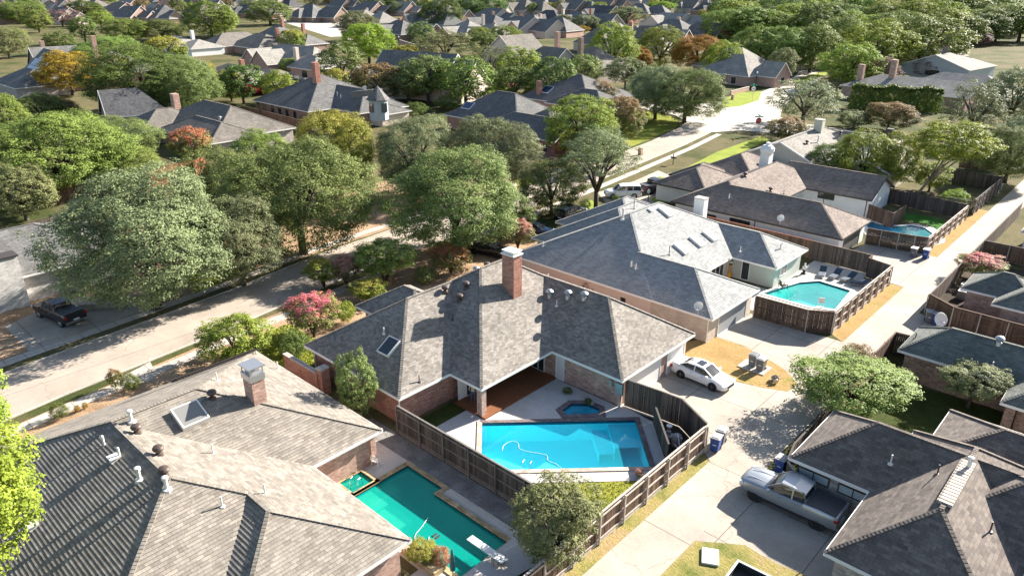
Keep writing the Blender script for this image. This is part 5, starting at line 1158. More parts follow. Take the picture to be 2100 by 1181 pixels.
# ------------------------------------------------------------------ vehicles
def loft(mb, st, mi=0):
    """closed body from stations: each is a list of (y, z) half section points from bottom centre to top centre, at x"""
    rings = []
    for x, sec in st:
        full = [(y, z) for y, z in sec] + [(-y, z) for y, z in sec[::-1]]
        b = len(mb.v); mb.v += [(x, y, z) for y, z in full]; rings.append((b, len(full)))
    for (a, n), (b, _) in zip(rings[:-1], rings[1:]):
        for k in range(n):
            k2 = (k+1) % n; mb.f.append((a+k, b+k, b+k2, a+k2)); mb.m.append(mi)
    a, n = rings[0]; mb.f.append(tuple(a+k for k in range(n))); mb.m.append(mi)
    a, n = rings[-1]; mb.f.append(tuple(a+k for k in range(n))[::-1]); mb.m.append(mi)
def wheel(t, x, y, r, w_, rim='chrome', side=1):
    o = MB().lathe([(r*.62,-w_/2),(r*.93,-w_/2),(r,-w_/2+.04),(r,w_/2-.04),(r*.93,w_/2),(r*.62,w_/2)], (0,0,0), 20, axis='y').build('tyre', M['black'], None)
    wn = thing('wheel', None, None, (x, y, r)); wn.parent = t; o.parent = wn
    mb = MB(); mb.lathe([(r*.6,-.02),(r*.6,.02)], (0, side*(w_/2-.03), 0), 20, axis='y')
    rm = MB()
    for i in range(7):
        a = i*2*math.pi/7; rm.bar((math.cos(a)*r*.1, side*(w_/2-.0), math.sin(a)*r*.1), (math.cos(a)*r*.6, side*(w_/2-.0), math.sin(a)*r*.6), .03, .06, up=(0,1,0))
    rm.lathe([(r*.13,-.03),(r*.13,.03)], (0,side*(w_/2),0), 10, axis='y'); rm.lathe([(r*.64,-.02),(r*.64,.015),(r*.56,.015)], (0,side*(w_/2-.015),0), 20, axis='y')
    rm.lathe([(r*.6,-.004),(r*.6,.004)], (0, side*(w_/2+.008), 0), 20, axis='y')
    for i in range(7):
        a = (i+.5)*2*math.pi/7; mb.bar((math.cos(a)*r*.26, side*(w_/2+.016), math.sin(a)*r*.26), (math.cos(a)*r*.54, side*(w_/2+.016), math.sin(a)*r*.54), .008, .075, up=(0,1,0))
    mb.build('rim_opening', M['black'], wn); rm.build('rim', M[rim], wn)
def car(label, x, y, rot, paint, kind='sedan', name='parked_car', plate=True, rim='alloy', cat='car'):
    t = thing(name, label, cat, (x, y, 0), rad(rot)); b = MB()
    if kind == 'sedan':
        L, Wd, wb, wr = 4.85, .91, 1.38, .33; F_ = 2.42
        def sec(w_, zl, zb, zt, wt, zm=None): return [(0,zl),(w_*.9,zl),(w_,zl+.12),(w_*1.0,zm or (zl+zb)/2+.05),(w_*.97,zb),(wt,zt),(0,zt+.02)]
        st = [(-2.42,sec(.62,.42,.72,.86,.5)),(-2.36,sec(.8,.3,.82,1.0,.6)),(-2.1,sec(.88,.22,.86,1.05,.72)),(-1.6,sec(.91,.2,.88,1.04,.78)),(-.8,sec(.91,.18,.88,.97,.8)),(.4,sec(.91,.18,.87,.94,.8)),(1.0,sec(.91,.18,.85,.95,.78)),(1.6,sec(.9,.2,.8,.88,.72)),(2.1,sec(.85,.22,.7,.78,.65)),(2.36,sec(.72,.28,.6,.68,.5)),(2.43,sec(.55,.35,.5,.58,.4))]
        cab = [(-1.75,.66,.98,.6,1.0),(-1.05,.74,.96,.56,1.36),(-.3,.76,.95,.58,1.44),(.35,.76,.95,.56,1.4),(1.15,.72,.92,.62,.95)]
        roof = [(-1.12,.55,1.35),(-.7,.59,1.42),(-.2,.6,1.455),(.4,.56,1.405)]
        lampz = (.72, .6); hw = .78
    elif kind == 'suv':
        L, Wd, wb, wr = 5.1, .97, 1.48, .4
        def sec(w_, zl, zb, zt, wt): return [(0,zl),(w_*.9,zl),(w_,zl+.15),(w_,(zl+zb)/2+.1),(w_*.98,zb),(wt,zt),(0,zt+.02)]
        st = [(-2.55,sec(.8,.5,1.0,1.05,.7)),(-2.48,sec(.93,.38,1.1,1.16,.8)),(-1.6,sec(.97,.3,1.12,1.2,.86)),(.2,sec(.97,.28,1.1,1.18,.86)),(1.05,sec(.97,.3,1.08,1.18,.84)),(1.9,sec(.94,.33,1.02,1.12,.78)),(2.4,sec(.85,.4,.9,.98,.65)),(2.52,sec(.7,.45,.8,.86,.5))]
        cab = [(-2.5,.84,1.14,.72,1.2),(-2.28,.84,1.14,.7,1.78),(-1.2,.84,1.14,.72,1.86),(.1,.84,1.14,.72,1.84),(.5,.83,1.14,.7,1.76),(1.2,.82,1.12,.74,1.18)]
        roof = [(-2.4,.68,1.8),(-1.2,.73,1.89),(.1,.72,1.87),(.45,.7,1.8)]; lampz = (.95,.85); hw = .85
    else:
        L, Wd, wb, wr = 5.88, 1.0, 1.83, .42
        def sec(w_, zl, zb, zt, wt): return [(0,zl),(w_*.9,zl),(w_,zl+.15),(w_,(zl+zb)/2+.1),(w_*.98,zb),(wt,zt),(0,zt+.015)]
        st = [(-2.9,sec(.96,.52,1.2,1.25,.9)),(-2.84,sec(1.0,.46,1.22,1.3,.92)),(-1.83,sec(1.02,.42,1.24,1.32,.93)),(-.95,sec(1.0,.42,1.22,1.3,.92)),(-.9,sec(1.0,.4,1.18,1.24,.9)),(1.0,sec(1.0,.4,1.14,1.2,.88)),(1.25,sec(1.01,.42,1.16,1.26,.88)),(2.0,sec(1.02,.45,1.12,1.24,.84)),(2.7,sec(.98,.5,1.04,1.16,.8)),(2.9,sec(.88,.55,.95,1.04,.7)),(2.96,sec(.75,.6,.85,.92,.6))]
        cab = [(-.98,.86,1.2,.74,1.25),(-.86,.87,1.2,.72,1.86),(-.2,.88,1.2,.74,1.93),(.45,.88,1.2,.72,1.9),(1.35,.84,1.18,.76,1.22)]
        roof = [(-.95,.7,1.86),(-.2,.75,1.955),(.5,.72,1.92)]; lampz = (1.05,.95); hw = .88
    loft(b, st); body = b.build('body', M[paint], t, smooth=True)
    body.data.set_sharp_from_angle(angle=rad(38))
    g_ = MB(); loft(g_, [(x_, [(0,zb-.05),(wb_,zb-.03),(wb_,zb),(wt,zt),(0,zt+.01)]) for x_, wb_, zb, wt, zt in cab]); g_.build('window_glass', M['glass'], t, smooth='auto')
    r_ = MB()
    for (xa, wa, za), (xb, wb2, zb2) in zip(roof[:-1], roof[1:]):
        r_.poly([(xa,-wa,za-.0),(xb,-wb2,zb2),(xb,wb2,zb2),(xa,wa,za)]); r_.quad((xa,-wa,za),(xa,-wa-.03,za-.09),(xb,-wb2-.03,zb2-.09),(xb,-wb2,zb2)); r_.quad((xb,wb2,zb2),(xb,wb2+.03,zb2-.09),(xa,wa+.03,za-.09),(xa,wa,za))
    for sy in (-1, 1):
        c0, c1, cm = cab[0], cab[-1], cab[len(cab)//2]
        for k in (0, len(cab)-2):
            p, q = cab[k], cab[k+1]
            lo, hi = (p, q) if p[4] < q[4] else (q, p)
            r_.bar((lo[0], sy*(lo[3]+.0), lo[4]+.01), (hi[0], sy*(hi[3]+.015), hi[4]), .07, .05)
        for px in ((-.35,) if kind == 'sedan' else (-.25,) if kind == 'pickup' else (-1.3,-.3)): r_.bar((px, sy*(cm[1]+.012), cm[2]), (px, sy*(cm[3]+.025), cm[4]-.03), .08, .03, up=(0,1,0))
    r_.build('roof', M[paint], t, smooth='auto')
    if kind == 'sedan': MB().box(-.45,.15,-.38,.38,1.452,1.466).build('sunroof', M['glass'], t)
    if kind == 'pickup':
        MB().box(-2.76,-1.02,-.84,.84,1.32,1.37).build('bed_cover', M['tonneau'], t); MB().box(-2.99,-2.88,-.95,.95,.5,.66).build('rear_bumper', M['chrome'], t)
        MB().box(1.3,2.6,-.45,-.38,1.255,1.275).box(1.3,2.6,.38,.45,1.255,1.275).build('bonnet_crease', M[paint], t)
    fx = st[-1][0]; rx = st[0][0]
    for sy in (-1, 1):
        wheel(t, wb, sy*(Wd-.13), wr, .26, rim, sy); wheel(t, -wb, sy*(Wd-.13), wr, .26, rim, sy)
        for q in (wb, -wb):
            ar = MB(); ar.lathe([(wr+.045,-.03),(wr+.045,.006),(wr-.02,.008),(wr-.02,-.03)], (q, sy*(Wd+.0), wr), 20, axis='y'); ar.build('wheel_arch', M['black'], t)
        MB().box(fx-.32,fx-.1,sy*hw-.14,sy*hw+.14,lampz[1]-.06,lampz[1]+.09).build('headlight', M['lamp_wht'], t, bevel=.03)
        MB().box(rx-.01,rx+.2,sy*hw-.12,sy*hw+.12,lampz[0]-.08,lampz[0]+.14).build('tail_light', M['lamp_red'], t, bevel=.02)
        MB().box(cab[-1][0]-.35,cab[-1][0]-.2,sy*(Wd+.02),sy*(Wd+.2),cab[-1][2]+.02,cab[-1][2]+.17).build('mirror', M[paint if sy else 'black'], t, bevel=.02) if True else None
        MB().box(-.6,-.45,sy*(Wd-.0),sy*(Wd+.025),cab[2][2]-.14,cab[2][2]-.11).box(.35,.5,sy*(Wd-.0),sy*(Wd+.025),cab[2][2]-.14,cab[2][2]-.11).build('door_handle', M['chrome'] , t)
    MB().box(fx-.05,fx+.02,-.45,.45,lampz[1]-.22,lampz[1]+.02).build('grille', M['black'], t); MB().box(rx-.025,rx,-.26,.26,.68,.82).build('licence_plate', M['plate'], t)
    MB().box(-wb+.5, wb-.5, -Wd-.012, Wd+.012, .2 if kind=='sedan' else .38, .28 if kind=='sedan' else .46).build('sill', M['black'], t)
    return t
car('white sedan with sunroof parked on the driveway by the brick house garage', -23.0, 46.5, -2, 'p_white')
car('silver crew cab pickup with black bed cover beside the brown roofed house', -11.7, 36.85, 181, 'p_silver', 'pickup', 'parked_pickup', rim='black', cat='pickup truck')
sx, sy_ = at(1276,405); car('white large suv parked under the thin leaved oak', sx, sy_, 226, 'p_white', 'suv')
sx, sy_ = at(1335,393); car('black pickup nosing toward the street behind the white suv', sx+.3, sy_+.6, 80, 'p_black', 'pickup', 'parked_pickup', cat='pickup truck')
car('black pickup in the shaded driveway at the left edge', -71.6, 16.5, 190, 'p_black', 'pickup', 'parked_pickup', cat='pickup truck')
sx, sy_ = at(1095,480); car('dark blue car beside the pale crape myrtle', sx, sy_, 20, 'p_blue')
sx, sy_ = at(1170,448); car('dark car in deep shade left of the thin leaved oak', sx, sy_, 95, 'p_black', 'suv')
sx, sy_ = at(1003,520); car('black car in deep shade behind the chimney of the brick house', sx, sy_, 15, 'p_black')
# ------------------------------------------------------------------ carts and other yard things
def cart(label, u, v, rot, body, lid='bin_tan', group=None, xy=None, name='wheeled_cart'):
    x, y = xy or at(u, v); t = thing(name, label, 'trash cart', (x, y, 0), rad(rot), group); b = MB()
    st = [(.0,.25,.27),(.1,.26,.29),(1.0,.31,.36)]; n = len(b.v)
    for z, a, c in st: b.v += [(-a,-c,z+.06),(a,-c,z+.06),(a,c,z+.06),(-a,c,z+.06)]
    for k in range(2):
        for i in range(4): j = (i+1) % 4; b.f.append((k*4+i, k*4+j, k*4+4+j, k*4+4+i)); b.m.append(0)
    b.f.append((3,2,1,0)); b.m.append(0); b.box(-.33,.33,-.38,.38,1.02,1.07); b.build('body', M[body], t, bevel=.02)
    MB().poly([(-.34,-.4,1.075),(.34,-.4,1.075),(.34,.42,1.1),(-.34,.42,1.1)]).box(-.34,.34,-.4,.42,1.072,1.12).box(-.24,.24,-.28,.3,1.12,1.15).build('lid', M[lid], t, bevel=.02)
    MB().tube([(-.22,.44,1.02),(.22,.44,1.02)], .02, 6).box(-.24,-.2,.36,.46,1.0,1.04).box(.2,.24,.36,.46,1.0,1.04).build('handle', M['black'], t)
    for s_ in (-1, 1): MB().lathe([(.13,-.03),(.13,.03)], (s_*.27,.33,.13), 12, axis='x').build('wheel', M['black'], t)
    MB().box(-.12,.12,-.325,-.31,.55,.75).build('emblem', M['plate'], t)
    return t
cart('blue cart with grey lid in front of a grey one by the pool fence corner', 1467, 925, 10, 'bin_blue', xy=(-17.75,38.9)); cart('grey cart behind the blue one by the pool fence corner', 1474, 905, 10, 'bin_grey', xy=(-17.9,39.9))
cart('dark grey cart nearest the alley on the dry lawn slab', 1590, 755, 0, 'bin_grey', xy=(-20.35,51.0)); cart('darker cart with navy tint behind its twin on the dry lawn slab', 1578, 745, 0, 'bin_grey', 'bin_grey', xy=(-21.1,51.2)); MB().box(-22,-19.8,50.3,51.9,.03,.1).build('slab', M['walk'])['kind'] = 'structure'
cart('grey cart with white lid beside the kidney pool fence', 1872, 527, 0, 'bin_grey', 'trim'); cart('bright blue cart with white lid beside the kidney pool fence', 1897, 530, 0, 'bin_blue', 'trim')
cart('blue cart beside the golden brown fence and satellite dish', 1917, 665, 20, 'bin_blue'); cart('grey cart left of the blue one beside the golden brown fence', 1903, 660, 20, 'bin_grey'); cart('pale blue cart behind the gate near the silver pickup', 1610, 920, 0, 'bin_blue', 'bin_tan', xy=(-13.6,39.6)); cart('teal cart at the far alley fence end', 2047, 392, 0, 'bin_green', 'bin_green')
def dish(label, u, v, z, sz=.42, rot=200):
    x, y = at(u, v, z); t = thing('satellite_dish', label, 'satellite dish', (x, y, z-.6), rad(rot))
    MB().tube([(0,0,-.2),(0,0,.55)], .03, 8).build('mast', M['metal'], t)
    if z < 2.6 and sz > .5: MB().bar((0,0,.2),(.4,.3,-.9),.04,.04).bar((0,0,.2),(-.4,.3,-.9),.04,.04).bar((0,0,.2),(0,-.5,-.9),.04,.04).build('leg', M['metal'], t)
    o = MB().lathe([(.02,.0),(sz*.5,.04),(sz*.85,.12),(sz,.18),(sz-.02,.2),(sz*.5,.07),(.02,.03)], (0,0,0), 20).build('reflector', M['vent_lt'], t, smooth='auto'); o.location = (0,.05,.62); o.rotation_euler = (rad(-62),0,0)
    MB().tube([(0,.05,.4),(0,.62,.55)], .018, 6).box(-.05,.05,.58,.7,.5,.62).build('feed_arm', M['metal'], t)
dish('small white dish on the slate garage roof corner', 1433, 628, 3.3, .38); dish('small white dish on the brown garage roof', 1601, 448, 3.3, .4); dish('large pale dish on a tripod beside the golden brown fence', 1926, 655, 1.9, .6, 230)
dish('small white dish on the steep dark gable roof', 943, 181, 4.6, .7); dish('small dish on the turret house roof', 748, 182, 5, .6)
def lounger(label, u, v, rot, m='cushion'):
    x, y = at(u, v); t = thing('sun_lounger', label, 'sun lounger', (x, y, .03), rad(rot), 'loungers by the turquoise pool')
    MB().box(-.33,.33,-.95,.35,.28,.36).build('seat', M[m], t, bevel=.03); MB().bar((0,.35,.33),(0,.98,.75),.66,.08).build('backrest', M[m], t)
    MB().box(-.36,.36,-.97,.36,.22,.27).build('frame', M['metal'], t)
    for a, b in ((-.3,-.85),(.3,-.85),(-.3,.3),(.3,.3)): MB().box(a-.03,a+.03,b-.03,b+.03,0,.22).build('leg', M['metal'], t)
lounger('leftmost of four navy loungers by the turquoise pool', 1685, 566, 15); lounger('second of four loungers from the house, pale front edge', 1711, 570, -5); lounger('third of four loungers from the house, wide and tilted', 1738, 576, -18); lounger('lounger nearest the alley fence, lowest in shade', 1762, 586, -60)
def adirondack(label, u, v, rot):
    x, y = at(u, v); t = thing('garden_chair', label, 'chair', (x, y, .03), rad(rot))
    MB().bar((0,-.35,.38),(0,.2,.26),.5,.04).build('seat', M['black'], t)
    b = MB()
    for i in range(5): b.bar((-.2+i*.1,.18,.26),(-.24+i*.12,.42,1.0-abs(i-2)*.05),.085,.02)
    b.build('backrest', M['black'], t)
    for s_ in (-1,1): MB().box(s_*.3-.06,s_*.3+.06,-.42,.32,.52,.55).build('armrest', M['black'], t); MB().box(s_*.28-.03,s_*.28+.03,-.4,-.34,0,.52).build('leg', M['black'], t); MB().box(s_*.28-.03,s_*.28+.03,.24,.3,0,.52).build('leg', M['black'], t)
adirondack('black slatted garden chair beside the turquoise pool', 1604, 592, 150)
x, y = at(1690-42, 562); t = thing('garden_statue', 'small pale garden statue on a dark pedestal by the white house corner', 'statue', (x, y, .03))
MB().lathe([(.28,0),(.3,.08),(.16,.16),(.14,.4),(.24,.46)], (0,0,0), 12).build('pedestal', M['black'], t); MB().lathe([(.05,.46),(.16,.5),(.2,.7),(.15,.88),(.07,.95),(.11,1.05),(.1,1.16),(.03,1.22)], (0,0,0), 12).tube([(.1,0,.85),(.3,.05,.75),(.34,.05,.95)],.045,6).tube([(-.1,0,.85),(-.25,.1,.7),(-.15,.2,.6)],.045,6).build('figure', M['vent_lt'], t, smooth='auto')
x, y = at(1495,569); t = thing('patio_heater', 'yellow and black standing heater with white cap on the covered patio', 'heater', (x, y, .03))
MB().lathe([(.2,0),(.2,.5),(.08,.55),(.06,1.4)], (0,0,0), 12).build('base', M['yellow'], t); MB().lathe([(.16,1.4),(.18,1.65)], (0,0,0), 12).build('burner', M['black'], t); MB().lathe([(.3,1.65),(.26,1.75),(.05,1.82)], (0,0,0), 12).build('cap', M['trim'], t)
x, y = at(1682,632); t = thing('pool_hoop', 'white basketball hoop floating at the edge of the turquoise pool', 'basketball hoop', (x, y, .03), rad(30))
MB().box(-.28,.28,-.02,.02,.55,1.05).build('backboard', M['trim'], t); MB().box(-.35,.35,-.25,.25,-.06,.06).tube([(-.2,0,0),(-.2,0,.6)],.03,6).tube([(.2,0,0),(.2,0,.6)],.03,6).build('base', M['trim'], t)
MB().tube([(math.cos(i*math.pi/6)*.16, -.2+math.sin(i*math.pi/6)*.16, .66) for i in range(13)], .012, 5, cap=False).build('rim', M['lamp_red'], t)
# pool fittings
def hose(name, label, pts, z=-.05, r=.014):
    P = [at(u, v, z) for u, v in pts]; c = P[0]; n = []
    for i in range(len(P)-1):
        p0, p1, p2, p3 = P[max(i-1,0)], P[i], P[i+1], P[min(i+2, len(P)-1)]
        for k in range(6):
            t_ = k/6; f = lambda a,b,c_,d: .5*((2*b)+(-a+c_)*t_+(2*a-5*b+4*c_-d)*t_*t_+(-a+3*b-3*c_+d)*t_**3)
            n.append((f(p0[0],p1[0],p2[0],p3[0]), f(p0[1],p1[1],p2[1],p3[1]), z))
    n.append((*P[-1], z)); return tag(MB().tube(n, r, 6).build(name, M['hose'], smooth=True), label, 'hose')
hose('cleaner_hose', 'pale floating cleaner hose looping in the bright blue pool', [(1030,924),(1034,912),(1050,904),(1062,908),(1066,920),(1085,926),(1110,930),(1122,934),(1124,944),(1140,951),(1152,960)])
hose('cleaner_hose', 'white cleaner hose floating in the green pool', [(860,1118),(852,1108),(852,1096),(866,1078),(878,1060)]); hose('cleaner_hose', 'short bent pale hose end by the planter in the green pool', [(868,1120),(878,1108),(880,1100)])
for lb, u, v, z in (('dark pool cleaner robot lying in the bright blue pool', 1033, 937, -1.45), ('dark pool cleaner robot lying in the green pool', 894, 1096, -.4)):
    x, y = at(u, v, 0); t = thing('pool_cleaner', lb, 'pool cleaner', (x, y, z if 'blue' in lb else -.22)); MB().box(-.18,.18,-.14,.14,0,.1).build('body', M['black'], t, bevel=.03); MB().lathe([(.09,-.16),(.09,.16)], (-.12,0,.08), 10, axis='y').lathe([(.09,-.16),(.09,.16)], (.12,0,.08), 10, axis='y').build('track', M['black'], t)
def handrail(label, a, b, h=.75):
    A = Vector((*a,0)); B = Vector((*b,0)); d = (B-A); t = thing('pool_handrail', label, 'handrail', (*a, .03))
    for s_ in (0, 1):
        o = Vector((-d.y, d.x, 0)).normalized()*.5*s_; MB().tube([tuple(o), tuple(o+Vector((0,0,h*.8))), tuple(o+d*.25+Vector((0,0,h))), tuple(o+d*.7+Vector((0,0,h*.85))), tuple(o+d*1.0+Vector((0,0,-.3)))], .022, 8).build('rail', M['chrome'], t, smooth=True)
a = at(1085,977); b = at(1095,955); handrail('pair of curved steel rails at the shallow end of the bright blue pool', a, b, .8)
handrail('curved steel rail by the mossy spa', at(735,1006), at(745,990), .7)
t = thing('diving_board', 'white diving board over the far end of the green pool', 'diving board', (-21.2,21.7,.02)); MB().box(-2.1,.55,-.22,.22,.52,.58).build('board', M['trim'], t); MB().box(-.2,.3,-.3,.3,0,.52).build('stand', M['walk'], t); MB().box(.2,.3,-.15,.15,.45,.52).build('bracket', M['metal'], t)
sheet('pool_deck', [[(-21.9,19.2),(-20.2,19.2),(-19.4,24.2),(-21.85,24.2)]], .14, M['deck'])
tag(MB().prism([(-25.6,18.75),(-22.9,18.75),(-22.9,19.55),(-25.6,19.55)], .02, .35).build('pool_planter', M['cop_gold']), 'low flagstone planter box at the edge of the green pool', 'planter')
def iron_chair(label, u, v, rot, m='trim', s=1):
    x, y = at(u, v); t = thing('patio_chair', label, 'chair', (x, y, .03), rad(rot)); b = MB()
    for i in range(5): b.bar((-.2,-.2+i*.1,.43),(.2,-.2+i*.1,.43),.05,.02)
    b.build('seat', M[m], t); k = MB().tube([(-.22,.22,.43),(-.22,.3,.8),(-.12,.33,.98),(0,.34,1.02),(.12,.33,.98),(.22,.3,.8),(.22,.22,.43)], .018, 6)
    for i in range(3): k.tube([(-.1+i*.1,.23,.43),(-.1+i*.1,.33,.98)], .01, 5)
    k.build('backrest', M[m], t)
    for sx, sy in ((-1,-1),(1,-1),(-1,1),(1,1)): MB().tube([(sx*.2,sy*.2,.43),(sx*.24,sy*.24,0)], .015, 6).build('leg', M[m], t)
iron_chair('white wrought iron chair beside the green pool', 773, 955, 200); iron_chair('orange cushioned chair under the taupe patio roof', 698, 940, 120, 'yellow'); iron_chair('dark red chair at the bottom edge under the taupe eave', 802, 1170, 60, 'lamp_red')
t = thing('patio_umbrella', 'closed dark green patio umbrella at the bottom edge by the green pool', 'umbrella', (*at(930,1205), .02)); MB().tube([(0,0,0),(0,0,2.5)], .025, 8).build('pole', M['black'], t); MB().lathe([(.14,1.2),(.16,1.5),(.1,2.1),(.03,2.55)], (0,0,0), 10).build('canopy', M['bin_green'], t)
t = thing('patio_table', 'round dark table under the taupe patio roof', 'table', (*at(668,945), .03)); MB().lathe([(.5,.7),(.5,.74)], (0,0,0), 20).build('tabletop', M['black'], t); MB().lathe([(.25,0),(.05,.06),(.05,.7)], (0,0,0), 10).build('pedestal', M['black'], t)
# pool pump corner
t = thing('pool_filter', 'grey pool filter tank with pump and pipes behind the inner fence', 'pool equipment', (-19.9,37.6,.02))
MB().lathe([(.34,0),(.36,.1),(.36,.6),(.28,.82),(.1,.9)], (0,0,0), 16).build('tank', M['bin_tan'], t); MB().box(.5,1.1,-.3,.3,0,.5).build('pump_housing', M['bin_tan'], t, bevel=.03); MB().lathe([(.16,0),(.16,.3),(.1,.35),(.1,.55),(.2,.58),(.2,.7)], (-.7,.1,.5), 12).box(-1.0,-.4,-.2,.4,0,.5).build('heater', M['metal'], t)
MB().tube([(0,-.36,.3),(.3,-.5,.3),(.6,-.5,.15),(1.2,-.4,.15),(1.2,.2,.5),(.8,.3,.5)], .04, 6).tube([(0,0,.9),(.2,-.2,.9),(.5,-.5,.5)], .04, 6).build('pipe', M['trim'], t)
for lb, u, v in (('square grey air conditioner by the rose brick wall, front one', 1972, 612), ('square grey air conditioner by the rose brick wall, rear one', 1978, 598)):
    t = thing('air_conditioner', lb, 'air conditioner', (*at(u, v), 0)); MB().box(-.42,.42,-.42,.42,0,.85).build('casing', M['metal'], t, bevel=.02); MB().lathe([(.34,.855),(.34,.87)], (0,0,0), 16).build('fan_grille', M['black'], t)
for lb, u, v in (('covered black grill against the white outbuilding wall, left one', 1722, 432), ('covered black grill against the white outbuilding wall, right one', 1746, 437)):
    t = thing('grill', lb, 'grill', (*at(u, v), 0)); MB().box(-.5,.5,-.3,.3,.05,.85).build('cabinet', M['black'], t, bevel=.04); MB().lathe([(.28,-.45),(.28,.45)], (0,0,.88), 14, axis='x').build('lid', M['tonneau'], t)
t = thing('barbecue_grill', 'small round grill in shade by the brick wall of the patio', 'grill', (*at(866,832), .02)); MB().lathe([(.05,.55),(.26,.7),(.28,.82),(.2,1.0),(.04,1.05)], (0,0,0), 14).build('bowl', M['black'], t)
for a in (0, 2.1, 4.2): MB().tube([(math.cos(a)*.12, math.sin(a)*.12, .6),(math.cos(a)*.28, math.sin(a)*.28, 0)], .015, 6).build('leg', M['metal'], t)
t = thing('hose_cart', 'small metal hose cart lying on the dry lawn', 'hose cart', (*at(1588,783), .03), rad(40))
for y_ in (-.3, .3): MB().lathe([(.2,-.03),(.2,.03)], (0,y_,.2), 14, axis='y').build('wheel', M['metal'], t)
MB().tube([(0,-.3,.2),(0,.3,.2)], .03, 6).tube([(0,-.2,.2),(.5,-.2,.45),(.5,.2,.45),(0,.2,.2)], .02, 6).tube([(0,0,.2),(-.5,0,.1)],.03,6).build('frame', M['metal'], t); MB().lathe([(.22,-.16),(.1,-.15),(.1,.15),(.22,.16)], (.05,0,.3), 12, axis='y').build('reel', M['bin_tan'], t)
tag(MB().box(-.45,.45,-.6,.6,0,.12).build('utility_pad', M['trim'], bevel=.03, loc=(*at(1456,1143), .02), rotz=.5), 'pale square utility lid on the grass at the bottom right', 'utility cover')
t = thing('utility_trailer', 'dark open trailer with white rim cut off by the bottom edge', 'trailer', (*at(1530,1240), 0), rad(3)); MB().box(-1.2,1.2,-1.6,1.6,.5,.6).build('bed', M['black'], t)
MB().box(-1.25,-1.2,-1.6,1.6,.5,.95).box(1.2,1.25,-1.6,1.6,.5,.95).box(-1.2,1.2,1.55,1.6,.5,.95).build('side_panel', M['black'], t); MB().box(-1.28,-1.18,-1.62,1.62,.95,1.0).box(1.18,1.28,-1.62,1.62,.95,1.0).box(-1.18,1.18,1.52,1.62,.95,1.0).build('rim', M['trim'], t)
for y_ in (-1.35, 1.35): MB().lathe([(.3,-.1),(.3,.1)], (y_,0,.3), 14, axis='x').build('wheel', M['black'], t)
# ------------------------------------------------------------------ street furniture
def signpost(name, label, u, v, kind):
    x, y = at(u, v); t = thing(name, label, 'sign', (x, y, 0), rad(42)); H = height_at(x, y, 243 if kind == 'stop' else 178)
    MB().tube([(0,0,0),(0,0,H+.5)], .045, 8).build('pole', M['metal'], t)
    oct_ = [(math.cos(rad(22.5+45*i))*.62, math.sin(rad(22.5+45*i))*.62) for i in range(8)]
    if kind == 'stop':
        p = MB(); p.poly([(a,-.075,H-.45+b) for a, b in oct_]); p.poly([(a,-.055,H-.45+b) for a, b in oct_][::-1]); p.build('sign_edge', M['trim'], t)
        q = MB(); q.poly([(a*.92,-.08,H-.45+b*.92) for a, b in oct_]); q.build('sign_face', M['stop'], t)
        fc = bpy.data.curves.new('letters', 'FONT'); fc.body = 'STOP'; fc.size = .46; fc.align_x = 'CENTER'; fc.align_y = 'CENTER'; fc.extrude = .004
        fo = bpy.data.objects.new('letters', fc); COL.objects.link(fo); fo.location = (0,-.086,H-.45); fo.rotation_euler = (rad(90),0,0); fo.parent = t; fc.materials.append(M['trim']); lm = bpy.data.meshes.new_from_object(fo); lm.name = 'letters'; lo_ = bpy.data.objects.new('letters', lm); COL.objects.link(lo_); lo_.location = fo.location; lo_.rotation_euler = fo.rotation_euler; lo_.parent = t; bpy.data.objects.remove(fo)
    else:
        q = MB(); q.lathe([(.5,-.01),(.5,.01)], (0,-.07,H-.45), 20, axis='y'); q.build('sign_face', M['trim'], t); MB().box(-.2,.2,-.1,-.083,H-.55,H-.35).build('symbol', M['trim_dk'], t)
    for k, (ang) in enumerate((0, 1.57)):
        b_ = MB().box(-.85,.85,-.015,.015,H+.2+k*.28,H+.42+k*.28).build('street_name_blade', M['blade'], t); b_.rotation_euler[2] = ang
M['stop'] = mat('sign_red', (.55,.01,.015), .4); M['blade'] = mat('sign_green', (.02,.28,.2), .4)
signpost('stop_sign', 'red octagonal stop sign with green street name blades at the intersection', 1552, 277, 'stop'); signpost('street_sign', 'round white sign with green blades across the intersection', 1541, 217, 'round')
def mailbox(label, u, v, brick=True):
    x, y = at(u, v); t = thing('mailbox', label, 'mailbox', (x, y, 0))
    if brick: MB().box(-.3,.3,-.3,.3,0,1.2).build('pillar', M['br_pink'], t); MB().box(-.34,.34,-.34,.34,1.2,1.28).build('cap', M['walk'], t); MB().box(-.345,-.3,-.14,.14,.8,1.02).build('door', M['black'], t)
    else: MB().tube([(0,0,0),(0,0,1.6)], .06, 8).build('post', M['black'], t); MB().box(-.5,.5,-.12,.12,1.05,1.3).build('box', M['black'], t, bevel=.03); MB().box(-.06,.06,-.06,.06,1.3,1.8).build('finial', M['black'], t)
mailbox('low brick mailbox across the street from the black pickup', 1313, 318); mailbox('black post mailbox on the sunny curb beside bright grass', 1380, 338, False); mailbox('black post mailbox in tree shade by the street', 582, 540, False); mailbox('brick mailbox pillar below the corner gabled house', 1502, 205)
def lamp(label, u, v, vt):
    x, y = at(u, v); H = height_at(x, y, vt); t = thing('lamp_post', label, 'lamp post', (x, y, 0)); MB().tube([(0,0,0),(0,0,H)], [.07,.05], 8).build('post', M['black'], t); MB().lathe([(.1,H),(.2,H+.15),(.24,H+.4),(.1,H+.6),(.02,H+.7)], (0,0,0), 10).build('lantern', M['trim'], t)
